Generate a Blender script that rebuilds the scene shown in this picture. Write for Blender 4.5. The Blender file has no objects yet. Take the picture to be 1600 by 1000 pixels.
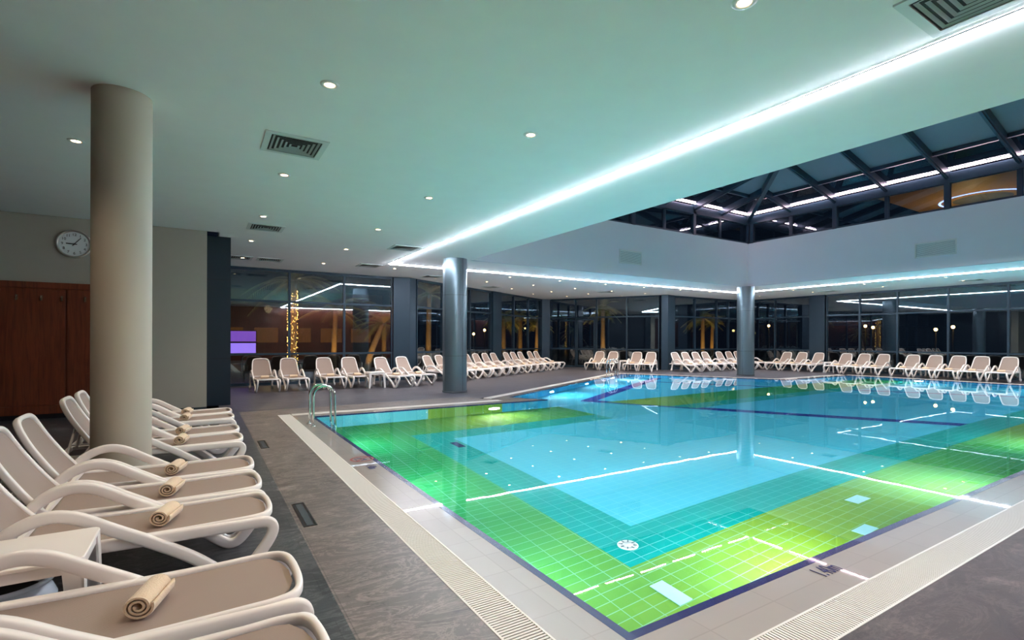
import bpy, math, random
from mathutils import Vector, Matrix
from mathutils.geometry import tessellate_polygon
random.seed(7)
SC = bpy.context.scene
COL = SC.collection
PI = math.pi
# ------------------------------------------------------------------ camera
FPX, HY, EYE, TH, ROLL = 789.0, 531.1, 1.6, .5511, .0029
H = 4.067                                   # ceiling height
cam = bpy.data.cameras.new('camera'); co = bpy.data.objects.new('camera', cam); COL.objects.link(co)
cam.sensor_width = 36.0; cam.lens = 36.0*FPX/1600; cam.shift_y = (HY-500)/1600
cam.clip_start = .02; cam.clip_end = 400
fw = Vector((math.sin(TH), math.cos(TH), 0)); rt = Vector((math.cos(TH), -math.sin(TH), 0)); up = Vector((0, 0, 1))
rt2 = rt*math.cos(ROLL)+up*math.sin(ROLL); up2 = up*math.cos(ROLL)-rt*math.sin(ROLL)
M = Matrix((rt2, up2, -fw)).transposed().to_4x4(); M.translation = (0, 0, EYE)
co.matrix_world = M
SC.camera = co

# ------------------------------------------------------------------ object helpers
def tag(o, label=None, cat=None, group=None, kind=None):
    if label: o['label'] = label
    if cat: o['category'] = cat
    if group: o['group'] = group
    if kind: o['kind'] = kind
    return o

def empty(name, loc=(0, 0, 0), rz=0.0, parent=None):
    o = bpy.data.objects.new(name, None); COL.objects.link(o)
    o.empty_display_size = .1; o.location = loc; o.rotation_euler = (0, 0, rz)
    if parent: o.parent = parent
    return o

def children(o):
    return list(o.children)

def copy_tree(o, parent=None):
    c = o.copy(); COL.objects.link(c)
    if parent is not None: c.parent = parent
    for ch in children(o): copy_tree(ch, c)
    return c

def catmull(pts, n=6, closed=False):
    pts = [Vector(p) for p in pts]; out = []; m = len(pts)
    rng = range(m) if closed else range(m-1)
    for i in rng:
        p1, p2 = pts[i], pts[(i+1) % m]
        p0 = pts[i-1] if (closed or i > 0) else p1*2-p2
        p3 = pts[(i+2) % m] if (closed or i+2 < m) else p2*2-p1
        for k in range(n):
            t = k/n
            out.append(.5*((2*p1)+(p2-p0)*t+(2*p0-5*p1+4*p2-p3)*t*t+(3*p1-p0-3*p2+p3)*t**3))
    if not closed: out.append(pts[-1])
    return out

class MB:
    def __init__(s): s.v = []; s.f = []; s.sm = []
    def add(s, vs, fs, smooth=False):
        b = len(s.v); s.v += [tuple(v) for v in vs]
        for f in fs: s.f.append([b+i for i in f]); s.sm.append(smooth)
    def box(s, lo, hi):
        x0, y0, z0 = lo; x1, y1, z1 = hi
        vs = [(x0,y0,z0),(x1,y0,z0),(x1,y1,z0),(x0,y1,z0),(x0,y0,z1),(x1,y0,z1),(x1,y1,z1),(x0,y1,z1)]
        s.add(vs, [(3,2,1,0),(4,5,6,7),(0,1,5,4),(1,2,6,5),(2,3,7,6),(3,0,4,7)])
    def bar(s, a, b, w, h, upv=(0, 0, 1), off=0.0):
        """box beam from a to b, w across, h along upv, shifted by off along upv"""
        a, b = Vector(a), Vector(b); d = (b-a).normalized(); u = Vector(upv)
        side = d.cross(u).normalized(); u = side.cross(d).normalized()
        vs = []
        for p in (a, b):
            for sx, sz in ((-1,-1),(1,-1),(1,1),(-1,1)):
                vs.append(p+side*(sx*w/2)+u*(sz*h/2+off))
        s.add(vs, [(0,1,2,3),(7,6,5,4),(0,4,5,1),(1,5,6,2),(2,6,7,3),(3,7,4,0)])
    def sweep(s, path, prof, upv=None, closed=False, cap=True, scale=None, smooth=True):
        """profile (list of (a,b)) swept along path; a along side, b along upv-ish"""
        path = [Vector(p) for p in path]; n = len(path); m = len(prof); vs = []
        prev = None
        for i, p in enumerate(path):
            if closed: d = path[(i+1) % n]-path[i-1]
            else: d = path[min(i+1, n-1)]-path[max(i-1, 0)]
            d.normalize()
            if upv is not None:
                side = Vector(upv)
                nn = side.cross(d)
                if nn.length < 1e-6: nn = d.orthogonal()
                nn.normalize(); side = d.cross(nn).normalized()
            else:
                if prev is None:
                    nn = d.orthogonal().normalized() if abs(d.z) > .99 else (Vector((0,0,1))-d*d.z).normalized()
                else:
                    nn = (prev-d*prev.dot(d)).normalized()
                prev = nn; side = d.cross(nn).normalized()
            k = scale[i] if scale else 1
            for a, b in prof: vs.append(p+side*(a*k)+nn*(b*k))
        fs = []
        for i in range(n if closed else n-1):
            j = (i+1) % n
            for q in range(m):
                r = (q+1) % m
                fs.append((i*m+q, i*m+r, j*m+r, j*m+q))
        s.add(vs, fs, smooth)
        if cap and not closed:
            b = len(s.v)-len(vs)
            s.f.append([b+q for q in range(m)][::-1]); s.sm.append(False)
            s.f.append([b+(n-1)*m+q for q in range(m)]); s.sm.append(False)
    def tube(s, path, r, n=10, closed=False, scale=None):
        s.sweep(path, [(r*math.cos(2*PI*k/n), r*math.sin(2*PI*k/n)) for k in range(n)], closed=closed, scale=scale)
    def lathe(s, prof, n=32, c=(0, 0, 0), axis='z', smooth=True):
        vs = []; m = len(prof)
        for k in range(n):
            a = 2*PI*k/n
            for r, z in prof:
                if axis == 'z': vs.append((c[0]+r*math.cos(a), c[1]+r*math.sin(a), c[2]+z))
                elif axis == 'y': vs.append((c[0]+r*math.cos(a), c[1]+z, c[2]+r*math.sin(a)))
                else: vs.append((c[0]+z, c[1]+r*math.cos(a), c[2]+r*math.sin(a)))
        fs = []
        for k in range(n):
            j = (k+1) % n
            for i in range(m-1): fs.append((k*m+i, j*m+i, j*m+i+1, k*m+i+1))
        s.add(vs, fs, smooth)
    def disc(s, c, r, n=28, nz=1):
        vs = [(c[0]+r*math.cos(2*PI*k/n), c[1]+r*math.sin(2*PI*k/n), c[2]) for k in range(n)]
        s.add(vs, [tuple(range(n)) if nz > 0 else tuple(range(n))[::-1]])
    def poly(s, pts, z, holes=(), flip=False):
        loops = [[Vector((x, y, 0)) for x, y in pts]]+[[Vector((x, y, 0)) for x, y in h] for h in holes]
        flat = [p for l in loops for p in l]
        tr = tessellate_polygon(loops)
        fs = []
        for a, b, c in tr:
            n = (flat[b]-flat[a]).cross(flat[c]-flat[a]).z
            f = (a, b, c) if (n > 0) != flip else (c, b, a)
            fs.append(f)
        s.add([(p.x, p.y, z) for p in flat], fs)
    def wallstrip(s, pts, z0, z1, closed=True, inward=False):
        n = len(pts)
        for i in range(n if closed else n-1):
            a, b = pts[i], pts[(i+1) % n]
            vs = [(a[0],a[1],z0),(b[0],b[1],z0),(b[0],b[1],z1),(a[0],a[1],z1)]
            s.add(vs, [(0,1,2,3) if not inward else (3,2,1,0)])
    def prism(s, pts, z0, z1):
        n = len(pts)
        vs = [(x,y,z0) for x,y in pts]+[(x,y,z1) for x,y in pts]
        fs = [tuple(range(n))[::-1], tuple(range(n, 2*n))]
        for i in range(n): fs.append((i, (i+1) % n, n+(i+1) % n, n+i))
        s.add(vs, fs)
    def xform(s, mat):
        s.v = [tuple(mat @ Vector(v)) for v in s.v]; return s
    def build(s, name, mat, parent=None, bevel=0.0, seg=2):
        me = bpy.data.meshes.new(name); me.from_pydata(s.v, [], s.f)
        me.polygons.foreach_set('use_smooth', s.sm); me.update()
        o = bpy.data.objects.new(name, me); COL.objects.link(o)
        me.materials.append(mat)
        if parent: o.parent = parent
        if bevel:
            b = o.modifiers.new('bevel', 'BEVEL'); b.width = bevel; b.segments = seg; b.limit_method = 'ANGLE'; b.angle_limit = .7
        return o

def text_mesh(body, size, mat, name, parent=None, sx=1.0, depth=.002):
    cu = bpy.data.curves.new('txt', 'FONT'); cu.body = body; cu.size = size; cu.extrude = depth/2
    cu.align_x = 'CENTER'; cu.align_y = 'CENTER'
    tmp = bpy.data.objects.new('txt', cu); COL.objects.link(tmp)
    bpy.context.view_layer.update()
    me = bpy.data.meshes.new_from_object(tmp.evaluated_get(bpy.context.evaluated_depsgraph_get()))
    COL.objects.unlink(tmp); bpy.data.objects.remove(tmp); bpy.data.curves.remove(cu)
    for v in me.vertices: v.co.x *= sx
    me.materials.clear(); me.materials.append(mat)
    o = bpy.data.objects.new(name, me); COL.objects.link(o)
    if parent: o.parent = parent
    return o

# ------------------------------------------------------------------ materials
def srgb(r, g, b):
    f = lambda c: (c/255/12.92) if c/255 <= .04045 else ((c/255+.055)/1.055)**2.4
    return (f(r), f(g), f(b), 1)

class NT:
    """small node-tree helper"""
    def __init__(s, name):
        s.m = bpy.data.materials.new(name); s.m.use_nodes = True; s.t = s.m.node_tree; s.t.nodes.clear()
        s.out = s.n('ShaderNodeOutputMaterial')
    def n(s, t, **kw):
        nd = s.t.nodes.new(t)
        for k, v in kw.items(): setattr(nd, k, v)
        return nd
    def l(s, a, b): s.t.links.new(a, b)
    def put(s, sock, v):
        if hasattr(v, 'is_output') or hasattr(v, 'links'): s.l(v, sock)
        else: sock.default_value = v
    def math(s, op, a, b=0.0, c=None, clamp=False):
        nd = s.n('ShaderNodeMath', operation=op); nd.use_clamp = clamp
        s.put(nd.inputs[0], a); s.put(nd.inputs[1], b)
        if c is not None: s.put(nd.inputs[2], c)
        return nd.outputs[0]
    def mix(s, fac, a, b, mode='MIX'):
        nd = s.n('ShaderNodeMix', data_type='RGBA', blend_type=mode)
        s.put(nd.inputs[0], fac); s.put(nd.inputs[6], a); s.put(nd.inputs[7], b)
        return nd.outputs[2]
    def pos(s):
        g = s.n('ShaderNodeNewGeometry'); x = s.n('ShaderNodeSeparateXYZ'); s.l(g.outputs['Position'], x.inputs[0])
        return g.outputs['Position'], x.outputs[0], x.outputs[1], x.outputs[2]
    def objc(s):
        return s.n('ShaderNodeTexCoord').outputs['Object']
    def mapping(s, vec, scale=(1,1,1), rot=(0,0,0), loc=(0,0,0)):
        nd = s.n('ShaderNodeMapping'); s.l(vec, nd.inputs[0]); nd.inputs['Scale'].default_value = scale
        nd.inputs['Rotation'].default_value = rot; nd.inputs['Location'].default_value = loc
        return nd.outputs[0]
    def noise(s, vec, scale=5, detail=4, rough=.55, dist=0.0):
        nd = s.n('ShaderNodeTexNoise'); s.l(vec, nd.inputs['Vector'])
        nd.inputs['Scale'].default_value = scale; nd.inputs['Detail'].default_value = detail
        nd.inputs['Roughness'].default_value = rough; nd.inputs['Distortion'].default_value = dist
        return nd.outputs['Fac']
    def ramp(s, fac, stops):
        nd = s.n('ShaderNodeValToRGB'); s.l(fac, nd.inputs[0]); cr = nd.color_ramp
        while len(cr.elements) > 1: cr.elements.remove(cr.elements[-1])
        cr.elements[0].position = stops[0][0]; cr.elements[0].color = stops[0][1]
        for p, c in stops[1:]:
            e = cr.elements.new(p); e.color = c
        return nd.outputs[0]
    def brick(s, vec, w, h, mortar=.006, offset=0.0, c1=(1,1,1,1), c2=(1,1,1,1), cm=(0,0,0,1)):
        nd = s.n('ShaderNodeTexBrick'); s.l(vec, nd.inputs['Vector']); nd.offset = offset; nd.squash = 1
        nd.inputs['Scale'].default_value = 1; nd.inputs['Brick Width'].default_value = w; nd.inputs['Row Height'].default_value = h
        nd.inputs['Mortar Size'].default_value = mortar; nd.inputs['Mortar Smooth'].default_value = .1
        nd.inputs['Color1'].default_value = c1; nd.inputs['Color2'].default_value = c2; nd.inputs['Mortar'].default_value = cm
        return nd.outputs['Color'], nd.outputs['Fac']
    def bump(s, h, strength=.2, dist=.01):
        nd = s.n('ShaderNodeBump'); nd.inputs['Strength'].default_value = strength; nd.inputs['Distance'].default_value = dist
        s.l(h, nd.inputs['Height']); return nd.outputs[0]
    def bsdf(s, color, rough=.5, metal=0.0, normal=None, coat=0.0, coat_rough=.03, spec=.5, sheen=0.0, emit=None, emit_s=0.0):
        p = s.n('ShaderNodeBsdfPrincipled')
        s.put(p.inputs['Base Color'], color); s.put(p.inputs['Roughness'], rough); s.put(p.inputs['Metallic'], metal)
        p.inputs['Coat Weight'].default_value = coat; p.inputs['Coat Roughness'].default_value = coat_rough
        p.inputs['Specular IOR Level'].default_value = spec; p.inputs['Sheen Weight'].default_value = sheen
        if normal is not None: s.l(normal, p.inputs['Normal'])
        if emit is not None:
            s.put(p.inputs['Emission Color'], emit); p.inputs['Emission Strength'].default_value = emit_s
        s.l(p.outputs[0], s.out.inputs[0]); return p

def simple(name, col, rough=.5, metal=0.0, var=.06, scale=30, bump=0.0, coat=0.0, spec=.5, sheen=0.0, stretch=(1,1,1)):
    t = NT(name); v = t.mapping(t.objc(), stretch); nz = t.noise(v, scale, 3)
    k = t.math('MULTIPLY_ADD', nz, 2*var, 1-var)
    c = t.mix(1.0, col, t.n('ShaderNodeCombineColor').outputs[0], 'MULTIPLY')
    cc = [n for n in t.t.nodes if n.type == 'COMBINE_COLOR'][0]
    for i in range(3): t.l(k, cc.inputs[i])
    nm = t.bump(nz, bump) if bump else None
    t.bsdf(c, rough, metal, nm, coat, spec=spec, sheen=sheen); return t.m

def emis(name, col, strength):
    t = NT(name); e = t.n('ShaderNodeEmission'); e.inputs[0].default_value = col; e.inputs[1].default_value = strength
    t.l(e.outputs[0], t.out.inputs[0]); return t.m

MAT = {}
MAT['plaster'] = simple('ceiling_plaster', (.86, .87, .86, 1), .75, var=.03, scale=3, bump=.03)
MAT['wallpaint'] = simple('greige_wall_paint', srgb(164, 158, 145), .8, var=.03, scale=4)
MAT['columnpaint'] = simple('greige_column_paint', srgb(176, 166, 148), .55, var=.02, scale=4)
MAT['parapet'] = simple('parapet_paint', (.66, .72, .77, 1), .7, var=.02, scale=2)
MAT['darkpanel'] = simple('dark_teal_cladding', srgb(14, 34, 46), .35, .0, var=.05, scale=4)
MAT['frame'] = simple('slate_blue_aluminium', srgb(38, 57, 70), .4, .3, var=.05, scale=6)
MAT['steel'] = simple('column_steel_cladding', srgb(112, 128, 136), .3, .8, var=.05, scale=2, stretch=(1, 1, .2))
MAT['seam'] = simple('dark_seam', srgb(40, 50, 56), .5)
MAT['skysteel'] = simple('skylight_steel', srgb(42, 64, 80), .3, .35, var=.05, scale=5)
MAT['plastic'] = simple('white_resin', srgb(236, 228, 222), .32, var=.015, scale=8)
MAT['towel'] = simple('beige_terry_towel', srgb(222, 196, 164), .95, var=.12, scale=120, bump=.5, sheen=.4)
MAT['chrome'] = simple('polished_steel', (.78, .80, .80, 1), .08, 1.0, var=.02)
MAT['black'] = simple('black_plastic', (.012, .012, .014, 1), .4)
MAT['slot'] = simple('dark_slot', (.01, .011, .012, 1), .35, .3)
MAT['white'] = simple('white_enamel', (.75, .75, .73, 1), .4)
MAT['clockface'] = simple('clock_dial', (.74, .78, .78, 1), .5, var=.01)
MAT['rim'] = simple('brushed_clock_rim', (.62, .58, .54, 1), .3, .85)
MAT['pot'] = simple('white_glazed_pot', srgb(208, 214, 222), .15, var=.02, coat=.5)
MAT['soil'] = simple('dark_pot_inside', (.015, .013, .012, 1), .8)
MAT['vent'] = simple('vent_enamel', (.62, .68, .66, 1), .5, var=.02)
MAT['ventdark'] = simple('vent_cavity', (.02, .022, .022, 1), .8)
MAT['hook'] = simple('bronze_hook', srgb(120, 104, 84), .35, .8)
MAT['navy'] = simple('navy_edge_tile', (.008, .014, .10, 1), .25, var=.15, scale=12, coat=.6)
MAT['signblue'] = simple('dark_blue_print', (.02, .02, .10, 1), .5)
MAT['signred'] = simple('red_print', (.25, .03, .03, 1), .5)
MAT['grate'] = simple('grate_plastic', srgb(208, 204, 196), .5, var=.04)
MAT['ground'] = simple('dark_terrace', (.02, .019, .018, 1), .7, var=.3, scale=3)
MAT['trunk'] = simple('palm_bark', (.32, .22, .12, 1), .9, var=.5, scale=9, bump=.8, stretch=(1, 1, 3))
MAT['frond'] = simple('palm_frond', (.30, .30, .10, 1), .6, var=.3, scale=6)
MAT['brownwall'] = simple('brown_facade', (.10, .055, .03, 1), .7, var=.4, scale=1.2)
MAT['screen'] = emis('purple_screen', (.30, .10, .62, 1), .42)
MAT['led'] = emis('cool_white_led', (.84, .88, 1.0, 1), 55)
MAT['ledpink'] = emis('pink_white_led', (1.0, .66, .74, 1), 15)
MAT['bulb'] = emis('warm_lamp', (1.0, .66, .34, 1), 14)
MAT['fairy'] = emis('amber_fairy_light', (1.0, .45, .09, 1), 9)
MAT['lantern'] = emis('amber_lantern', (1.0, .52, .16, 1), 7)
MAT['blueled'] = emis('blue_cove_led', (.2, .3, 1.0, 1), 3)
MAT['warmwin'] = emis('warm_window', (1.0, .36, .08, 1), .035)
MAT['roofgrey'] = simple('grey_roof_panel', srgb(112, 118, 130), .6)
MAT['loungeceil'] = simple('amber_ceiling', (.55, .33, .16, 1), .6)
MAT['umbrella'] = simple('dark_green_canvas', (.02, .05, .05, 1), .8)

def mat_sling():
    t = NT('taupe_sling_mesh'); o = t.objc()
    w1 = t.n('ShaderNodeTexChecker'); t.l(t.mapping(o, (1, 1, 1)), w1.inputs[0]); w1.inputs['Scale'].default_value = 260
    nz = t.noise(o, 6, 2)
    c = t.mix(w1.outputs['Fac'], srgb(160, 142, 132), srgb(148, 130, 120))
    c = t.mix(t.math('MULTIPLY', nz, .25), c, srgb(136, 120, 110))
    t.bsdf(c, .7, normal=t.bump(w1.outputs['Fac'], .1, .002), spec=.3); return t.m
MAT['sling'] = mat_sling()

def mat_wood():
    t = NT('dark_red_wood_veneer'); o = t.objc()
    v = t.mapping(o, (9, 9, .55)); n1 = t.noise(v, 1.6, 6, .6, 1.2); v2 = t.mapping(o, (40, 40, 1.2)); n2 = t.noise(v2, 2, 3)
    f = t.math('ADD', t.math('MULTIPLY', n1, .8), t.math('MULTIPLY', n2, .25))
    c = t.ramp(f, [(.28, srgb(58, 24, 14)), (.5, srgb(104, 48, 26)), (.62, srgb(120, 58, 32)), (.78, srgb(74, 32, 18))])
    t.bsdf(c, .38, coat=.15, coat_rough=.2); return t.m
MAT['wood'] = mat_wood()

def mat_slate(name, c0, c1, c2, w, h, rot=0.0, offset=.5, mortar=.004, rough=.42, vein=.5, loc=(0, 0, 0), stretch=(1, 1, 1), vrot=.6):
    t = NT(name); p, x, y, z = t.pos()
    v = t.mapping(p, (1, 1, 1), (0, 0, rot), loc)
    bc, bf = t.brick(v, w, h, mortar, offset, (.9, .9, .9, 1), (1.08, 1.08, 1.08, 1), (.72, .72, .72, 1))
    vv = t.mapping(p, stretch, (0, 0, vrot))
    big = t.noise(vv, 1.6, 8, .66, 1.6)
    fine = t.noise(t.mapping(p, (1, 1.7, 1), (0, 0, vrot)), 8, 7, .72, 2.2)
    f = t.math('ADD', t.math('MULTIPLY', big, .6), t.math('MULTIPLY', fine, .4))
    c = t.ramp(f, [(.36, c0), (.47, c1), (.54, c1), (.66, c2)])
    vn = t.noise(t.mapping(p, (1, 2.6, 1), (0, 0, vrot+.4)), 1.3, 9, .72, 2.5)
    ridge = t.math('SUBTRACT', 1.0, t.math('MULTIPLY', t.math('ABSOLUTE', t.math('SUBTRACT', vn, .5)), 26.0), clamp=True)
    c = t.mix(t.math('MULTIPLY', ridge, vein), c, c2)
    c = t.mix(1.0, c, bc, 'MULTIPLY')
    nm = t.bump(t.math('SUBTRACT', f, t.math('MULTIPLY', bf, .5)), .12, .02)
    t.bsdf(c, t.math('MULTIPLY_ADD', fine, .18, rough-.09), normal=nm, spec=.5); return t.m
MAT['slate'] = mat_slate('brown_grey_slate', srgb(54, 48, 46), srgb(92, 84, 80), srgb(150, 138, 130), 1.36, .72, PI/2, .0, loc=(-.72, .0, 0), vein=.5)
MAT['slatenear'] = mat_slate('brown_slate_front', srgb(44, 38, 37), srgb(70, 62, 60), srgb(116, 104, 98), 1.36, .72, 0, .0, vein=.3)
MAT['darkslate'] = mat_slate('charcoal_slate_tile', srgb(34, 37, 40), srgb(54, 57, 60), srgb(132, 132, 132), 1.3, .33, 0, .5, vein=.3, rough=.34, vrot=.2)
MAT['fardeck'] = mat_slate('grey_wood_grain_plank_tile', srgb(38, 38, 44), srgb(70, 69, 76), srgb(112, 108, 114), 1.2, .2, 0, .5, vein=.12, rough=.36, stretch=(.5, 4, 1), vrot=0.0)

def mat_apron():
    t = NT('beige_grey_edge_tile'); p, x, y, z = t.pos()
    bc, bf = t.brick(p, .60, .30, .005, .0, (.94, .94, .94, 1), (1.05, 1.05, 1.05, 1), (.86, .85, .84, 1))
    nz = t.noise(p, 3, 5)
    c = t.mix(t.math('MULTIPLY', nz, .6), srgb(160, 150, 141), srgb(142, 136, 130)); c = t.mix(1.0, c, bc, 'MULTIPLY')
    t.bsdf(c, .3, coat=1.0, coat_rough=.015); return t.m
MAT['apron'] = mat_apron()

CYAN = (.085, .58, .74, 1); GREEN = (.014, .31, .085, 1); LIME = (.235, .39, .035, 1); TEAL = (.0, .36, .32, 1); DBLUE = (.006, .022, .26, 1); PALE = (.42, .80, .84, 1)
def pool_common(t, p, x, y, z):
    """tile-snapped coordinates"""
    sx = t.math('ADD', t.math('MULTIPLY', t.math('FLOOR', t.math('DIVIDE', x, .25)), .25), .125)
    sy = t.math('ADD', t.math('MULTIPLY', t.math('FLOOR', t.math('DIVIDE', y, .125)), .125), .0625)
    return sx, sy
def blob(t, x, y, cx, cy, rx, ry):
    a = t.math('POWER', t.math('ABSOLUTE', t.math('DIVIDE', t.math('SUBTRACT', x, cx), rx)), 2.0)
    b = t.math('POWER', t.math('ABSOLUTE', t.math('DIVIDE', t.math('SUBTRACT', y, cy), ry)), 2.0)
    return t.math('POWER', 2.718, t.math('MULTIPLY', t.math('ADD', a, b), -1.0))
def mat_poolfloor():
    t = NT('pool_floor_mosaic'); p, x, y, z = t.pos()
    sx, sy = pool_common(t, p, x, y, z)
    wn = t.n('ShaderNodeTexWhiteNoise'); wn.noise_dimensions = '2D'
    cb = t.n('ShaderNodeCombineXYZ'); t.l(sx, cb.inputs[0]); t.l(sy, cb.inputs[1]); t.l(cb.outputs[0], wn.inputs[0])
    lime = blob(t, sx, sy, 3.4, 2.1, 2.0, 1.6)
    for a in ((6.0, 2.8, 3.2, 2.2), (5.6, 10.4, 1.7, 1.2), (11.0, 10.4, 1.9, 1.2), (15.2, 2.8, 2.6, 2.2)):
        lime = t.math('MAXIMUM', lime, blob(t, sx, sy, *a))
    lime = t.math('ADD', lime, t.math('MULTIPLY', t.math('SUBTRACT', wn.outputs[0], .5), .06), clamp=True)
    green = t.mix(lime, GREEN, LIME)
    dL = t.math('SUBTRACT', x, 2.0); dN = t.math('SUBTRACT', y, 2.02); dF = t.math('SUBTRACT', 11.05, y)
    d = t.math('MINIMUM', t.math('MINIMUM', dL, dN), dF)
    inside = t.math('GREATER_THAN', d, -.02)
    mt = t.math('MULTIPLY', t.math('LESS_THAN', d, 2.15), inside); mg = t.math('MULTIPLY', t.math('LESS_THAN', d, 1.52), inside)
    # rotated second field with dark lane lines
    c30, s30 = math.cos(PI/6), math.sin(PI/6); kx, ky = 9.75, 11.55
    rx = t.math('SUBTRACT', x, kx); ry = t.math('SUBTRACT', y, ky)
    u = t.math('ADD', t.math('MULTIPLY', rx, c30), t.math('MULTIPLY', ry, s30))
    w = t.math('ADD', t.math('MULTIPLY', rx, s30), t.math('MULTIPLY', ry, -c30))
    l1 = t.math('MULTIPLY', t.math('LESS_THAN', t.math('ABSOLUTE', u), .21), t.math('GREATER_THAN', w, -.15))
    l2 = t.math('MULTIPLY', t.math('LESS_THAN', t.math('ABSOLUTE', w), .21), t.math('GREATER_THAN', u, -.15))
    l3 = t.math('MULTIPLY', t.math('LESS_THAN', t.math('ABSOLUTE', t.math('SUBTRACT', u, 7.2)), .13), t.math('GREATER_THAN', w, -.15))
    lane = t.math('MAXIMUM', t.math('MAXIMUM', l1, l2), l3)
    # far ring band fades to blue tiles between the two fields
    gap = t.math('MULTIPLY', t.math('MULTIPLY', t.math('GREATER_THAN', x, 8.3), t.math('LESS_THAN', u, .0)), t.math('GREATER_THAN', y, 6.5))
    wn2 = t.math('MULTIPLY', wn.outputs[0], .10)
    c = t.mix(wn2, CYAN, (.02, .50, .74, 1))
    deep = t.math('MULTIPLY', t.math('GREATER_THAN', u, .15), .45)
    c = t.mix(deep, c, (.03, .46, .74, 1))
    c = t.mix(lane, c, DBLUE)
    ngap = t.math('SUBTRACT', 1.0, gap)
    c = t.mix(t.math('MULTIPLY', mt, t.math('MULTIPLY_ADD', gap, -.75, 1.0)), c, TEAL)
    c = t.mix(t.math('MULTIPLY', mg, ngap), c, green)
    bc, bf = t.brick(p, .25, .125, .005, .0)
    c = t.mix(t.math('MULTIPLY', bf, .30), c, PALE)
    t.bsdf(c, .5, spec=.2); return t.m
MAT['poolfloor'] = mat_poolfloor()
def mat_poolwall():
    t = NT('pool_wall_mosaic'); p, x, y, z = t.pos()
    sx, sy = pool_common(t, p, x, y, z)
    far = t.math('MULTIPLY', t.math('GREATER_THAN', y, 11.0), t.math('LESS_THAN', y, 11.1))
    lime = t.math('MULTIPLY', far, t.math('MULTIPLY', t.math('GREATER_THAN', sx, 4.5), t.math('LESS_THAN', sx, 6.4)))
    lt = t.math('MULTIPLY', far, t.math('LESS_THAN', sx, 4.5))
    c = t.mix(lt, (.03, .42, .72, 1), (.16, .66, .78, 1)); c = t.mix(lime, c, LIME)
    cb = t.n('ShaderNodeCombineXYZ'); t.l(t.math('ADD', x, y), cb.inputs[0]); t.l(z, cb.inputs[1])
    bc, bf = t.brick(cb.outputs[0], .25, .125, .005, .0)
    c = t.mix(t.math('MULTIPLY', bf, .3), c, PALE)
    t.bsdf(c, .5, spec=.2); return t.m
MAT['poolwall'] = mat_poolwall()
def mat_water():
    t = NT('pool_water'); p, x, y, z = t.pos()
    g = t.n('ShaderNodeBsdfGlass'); g.inputs['IOR'].default_value = 1.333; g.inputs['Roughness'].default_value = 0.0
    g.inputs[0].default_value = (.97, 1, 1, 1)
    n1 = t.noise(t.mapping(p, (1, 1, 1)), 1.1, 2, .5, .4)
    t.l(t.bump(n1, .012, .05), g.inputs['Normal'])
    t.l(g.outputs[0], t.out.inputs[0]); return t.m
MAT['water'] = mat_water()
def mat_glass(name, tint, base=.07, k=.9):
    t = NT(name); lw = t.n('ShaderNodeLayerWeight'); lw.inputs[0].default_value = .5
    f = t.math('MULTIPLY_ADD', t.math('POWER', lw.outputs['Facing'], 5.0), k, base, clamp=True)
    tr = t.n('ShaderNodeBsdfTransparent'); tr.inputs[0].default_value = tint
    gl = t.n('ShaderNodeBsdfGlossy'); gl.inputs['Roughness'].default_value = 0.0
    gl.inputs[0].default_value = (.85, .93, 1, 1)
    mx = t.n('ShaderNodeMixShader'); t.l(f, mx.inputs[0]); t.l(tr.outputs[0], mx.inputs[1]); t.l(gl.outputs[0], mx.inputs[2])
    t.l(mx.outputs[0], t.out.inputs[0]); return t.m
MAT['glass'] = mat_glass('window_glass', (.80, .88, .90, 1), .12)
MAT['skyglass'] = mat_glass('skylight_glass', (.6, .66, .7, 1), .10)

# ------------------------------------------------------------------ world
wd = bpy.data.worlds.new('night'); SC.world = wd; wd.use_nodes = True
bg = wd.node_tree.nodes['Background']; bg.inputs[0].default_value = (.05, .08, .16, 1); bg.inputs[1].default_value = .02

# ------------------------------------------------------------------ light helpers
def spot(name, loc, to, power, col, size=1.0, blend=.6, rad=.05):
    l = bpy.data.lights.new(name, 'SPOT'); l.energy = power; l.color = col; l.spot_size = size; l.spot_blend = blend; l.shadow_soft_size = rad
    o = bpy.data.objects.new(name, l); COL.objects.link(o); o.location = loc
    o.rotation_euler = (Vector(to)-Vector(loc)).to_track_quat('-Z', 'Y').to_euler(); return o
def point(name, loc, power, col, rad=.1):
    l = bpy.data.lights.new(name, 'POINT'); l.energy = power; l.color = col; l.shadow_soft_size = rad
    o = bpy.data.objects.new(name, l); COL.objects.link(o); o.location = loc; return o
def area(name, loc, to, power, col, sx, sy=None, spread=PI):
    l = bpy.data.lights.new(name, 'AREA'); l.energy = power; l.color = col; l.spread = spread
    l.shape = 'RECTANGLE' if sy else 'DISK'; l.size = sx
    if sy: l.size_y = sy
    o = bpy.data.objects.new(name, l); COL.objects.link(o); o.location = loc
    o.rotation_euler = (Vector(to)-Vector(loc)).to_track_quat('-Z', 'Y').to_euler(); return o

# ------------------------------------------------------------------ plan
POOL = [(2, 2.02), (25.4, 2.02), (25.4, 11.67), (20.3, 11.67), (16.9, 17.56), (7.35, 12.05), (7.92, 11.05), (2, 11.05)]  # CCW
def offset(poly, d):
    n = len(poly); out = []
    for i in range(n):
        p0, p1, p2 = Vector(poly[i-1]), Vector(poly[i]), Vector(poly[(i+1) % n])
        a = (p1-p0).normalized(); b = (p2-p1).normalized()
        na = Vector((a.y, -a.x)); nb = Vector((b.y, -b.x))
        k = d/max(.3, 1+na.dot(nb)); q = p1+(na+nb)*k
        out.append((q.x, q.y))
    return out
ST = 'structure'
AP_IN = offset(POOL, .06); AP_OUT = offset(POOL, .385); GR_OUT = offset(POOL, .635)
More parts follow.
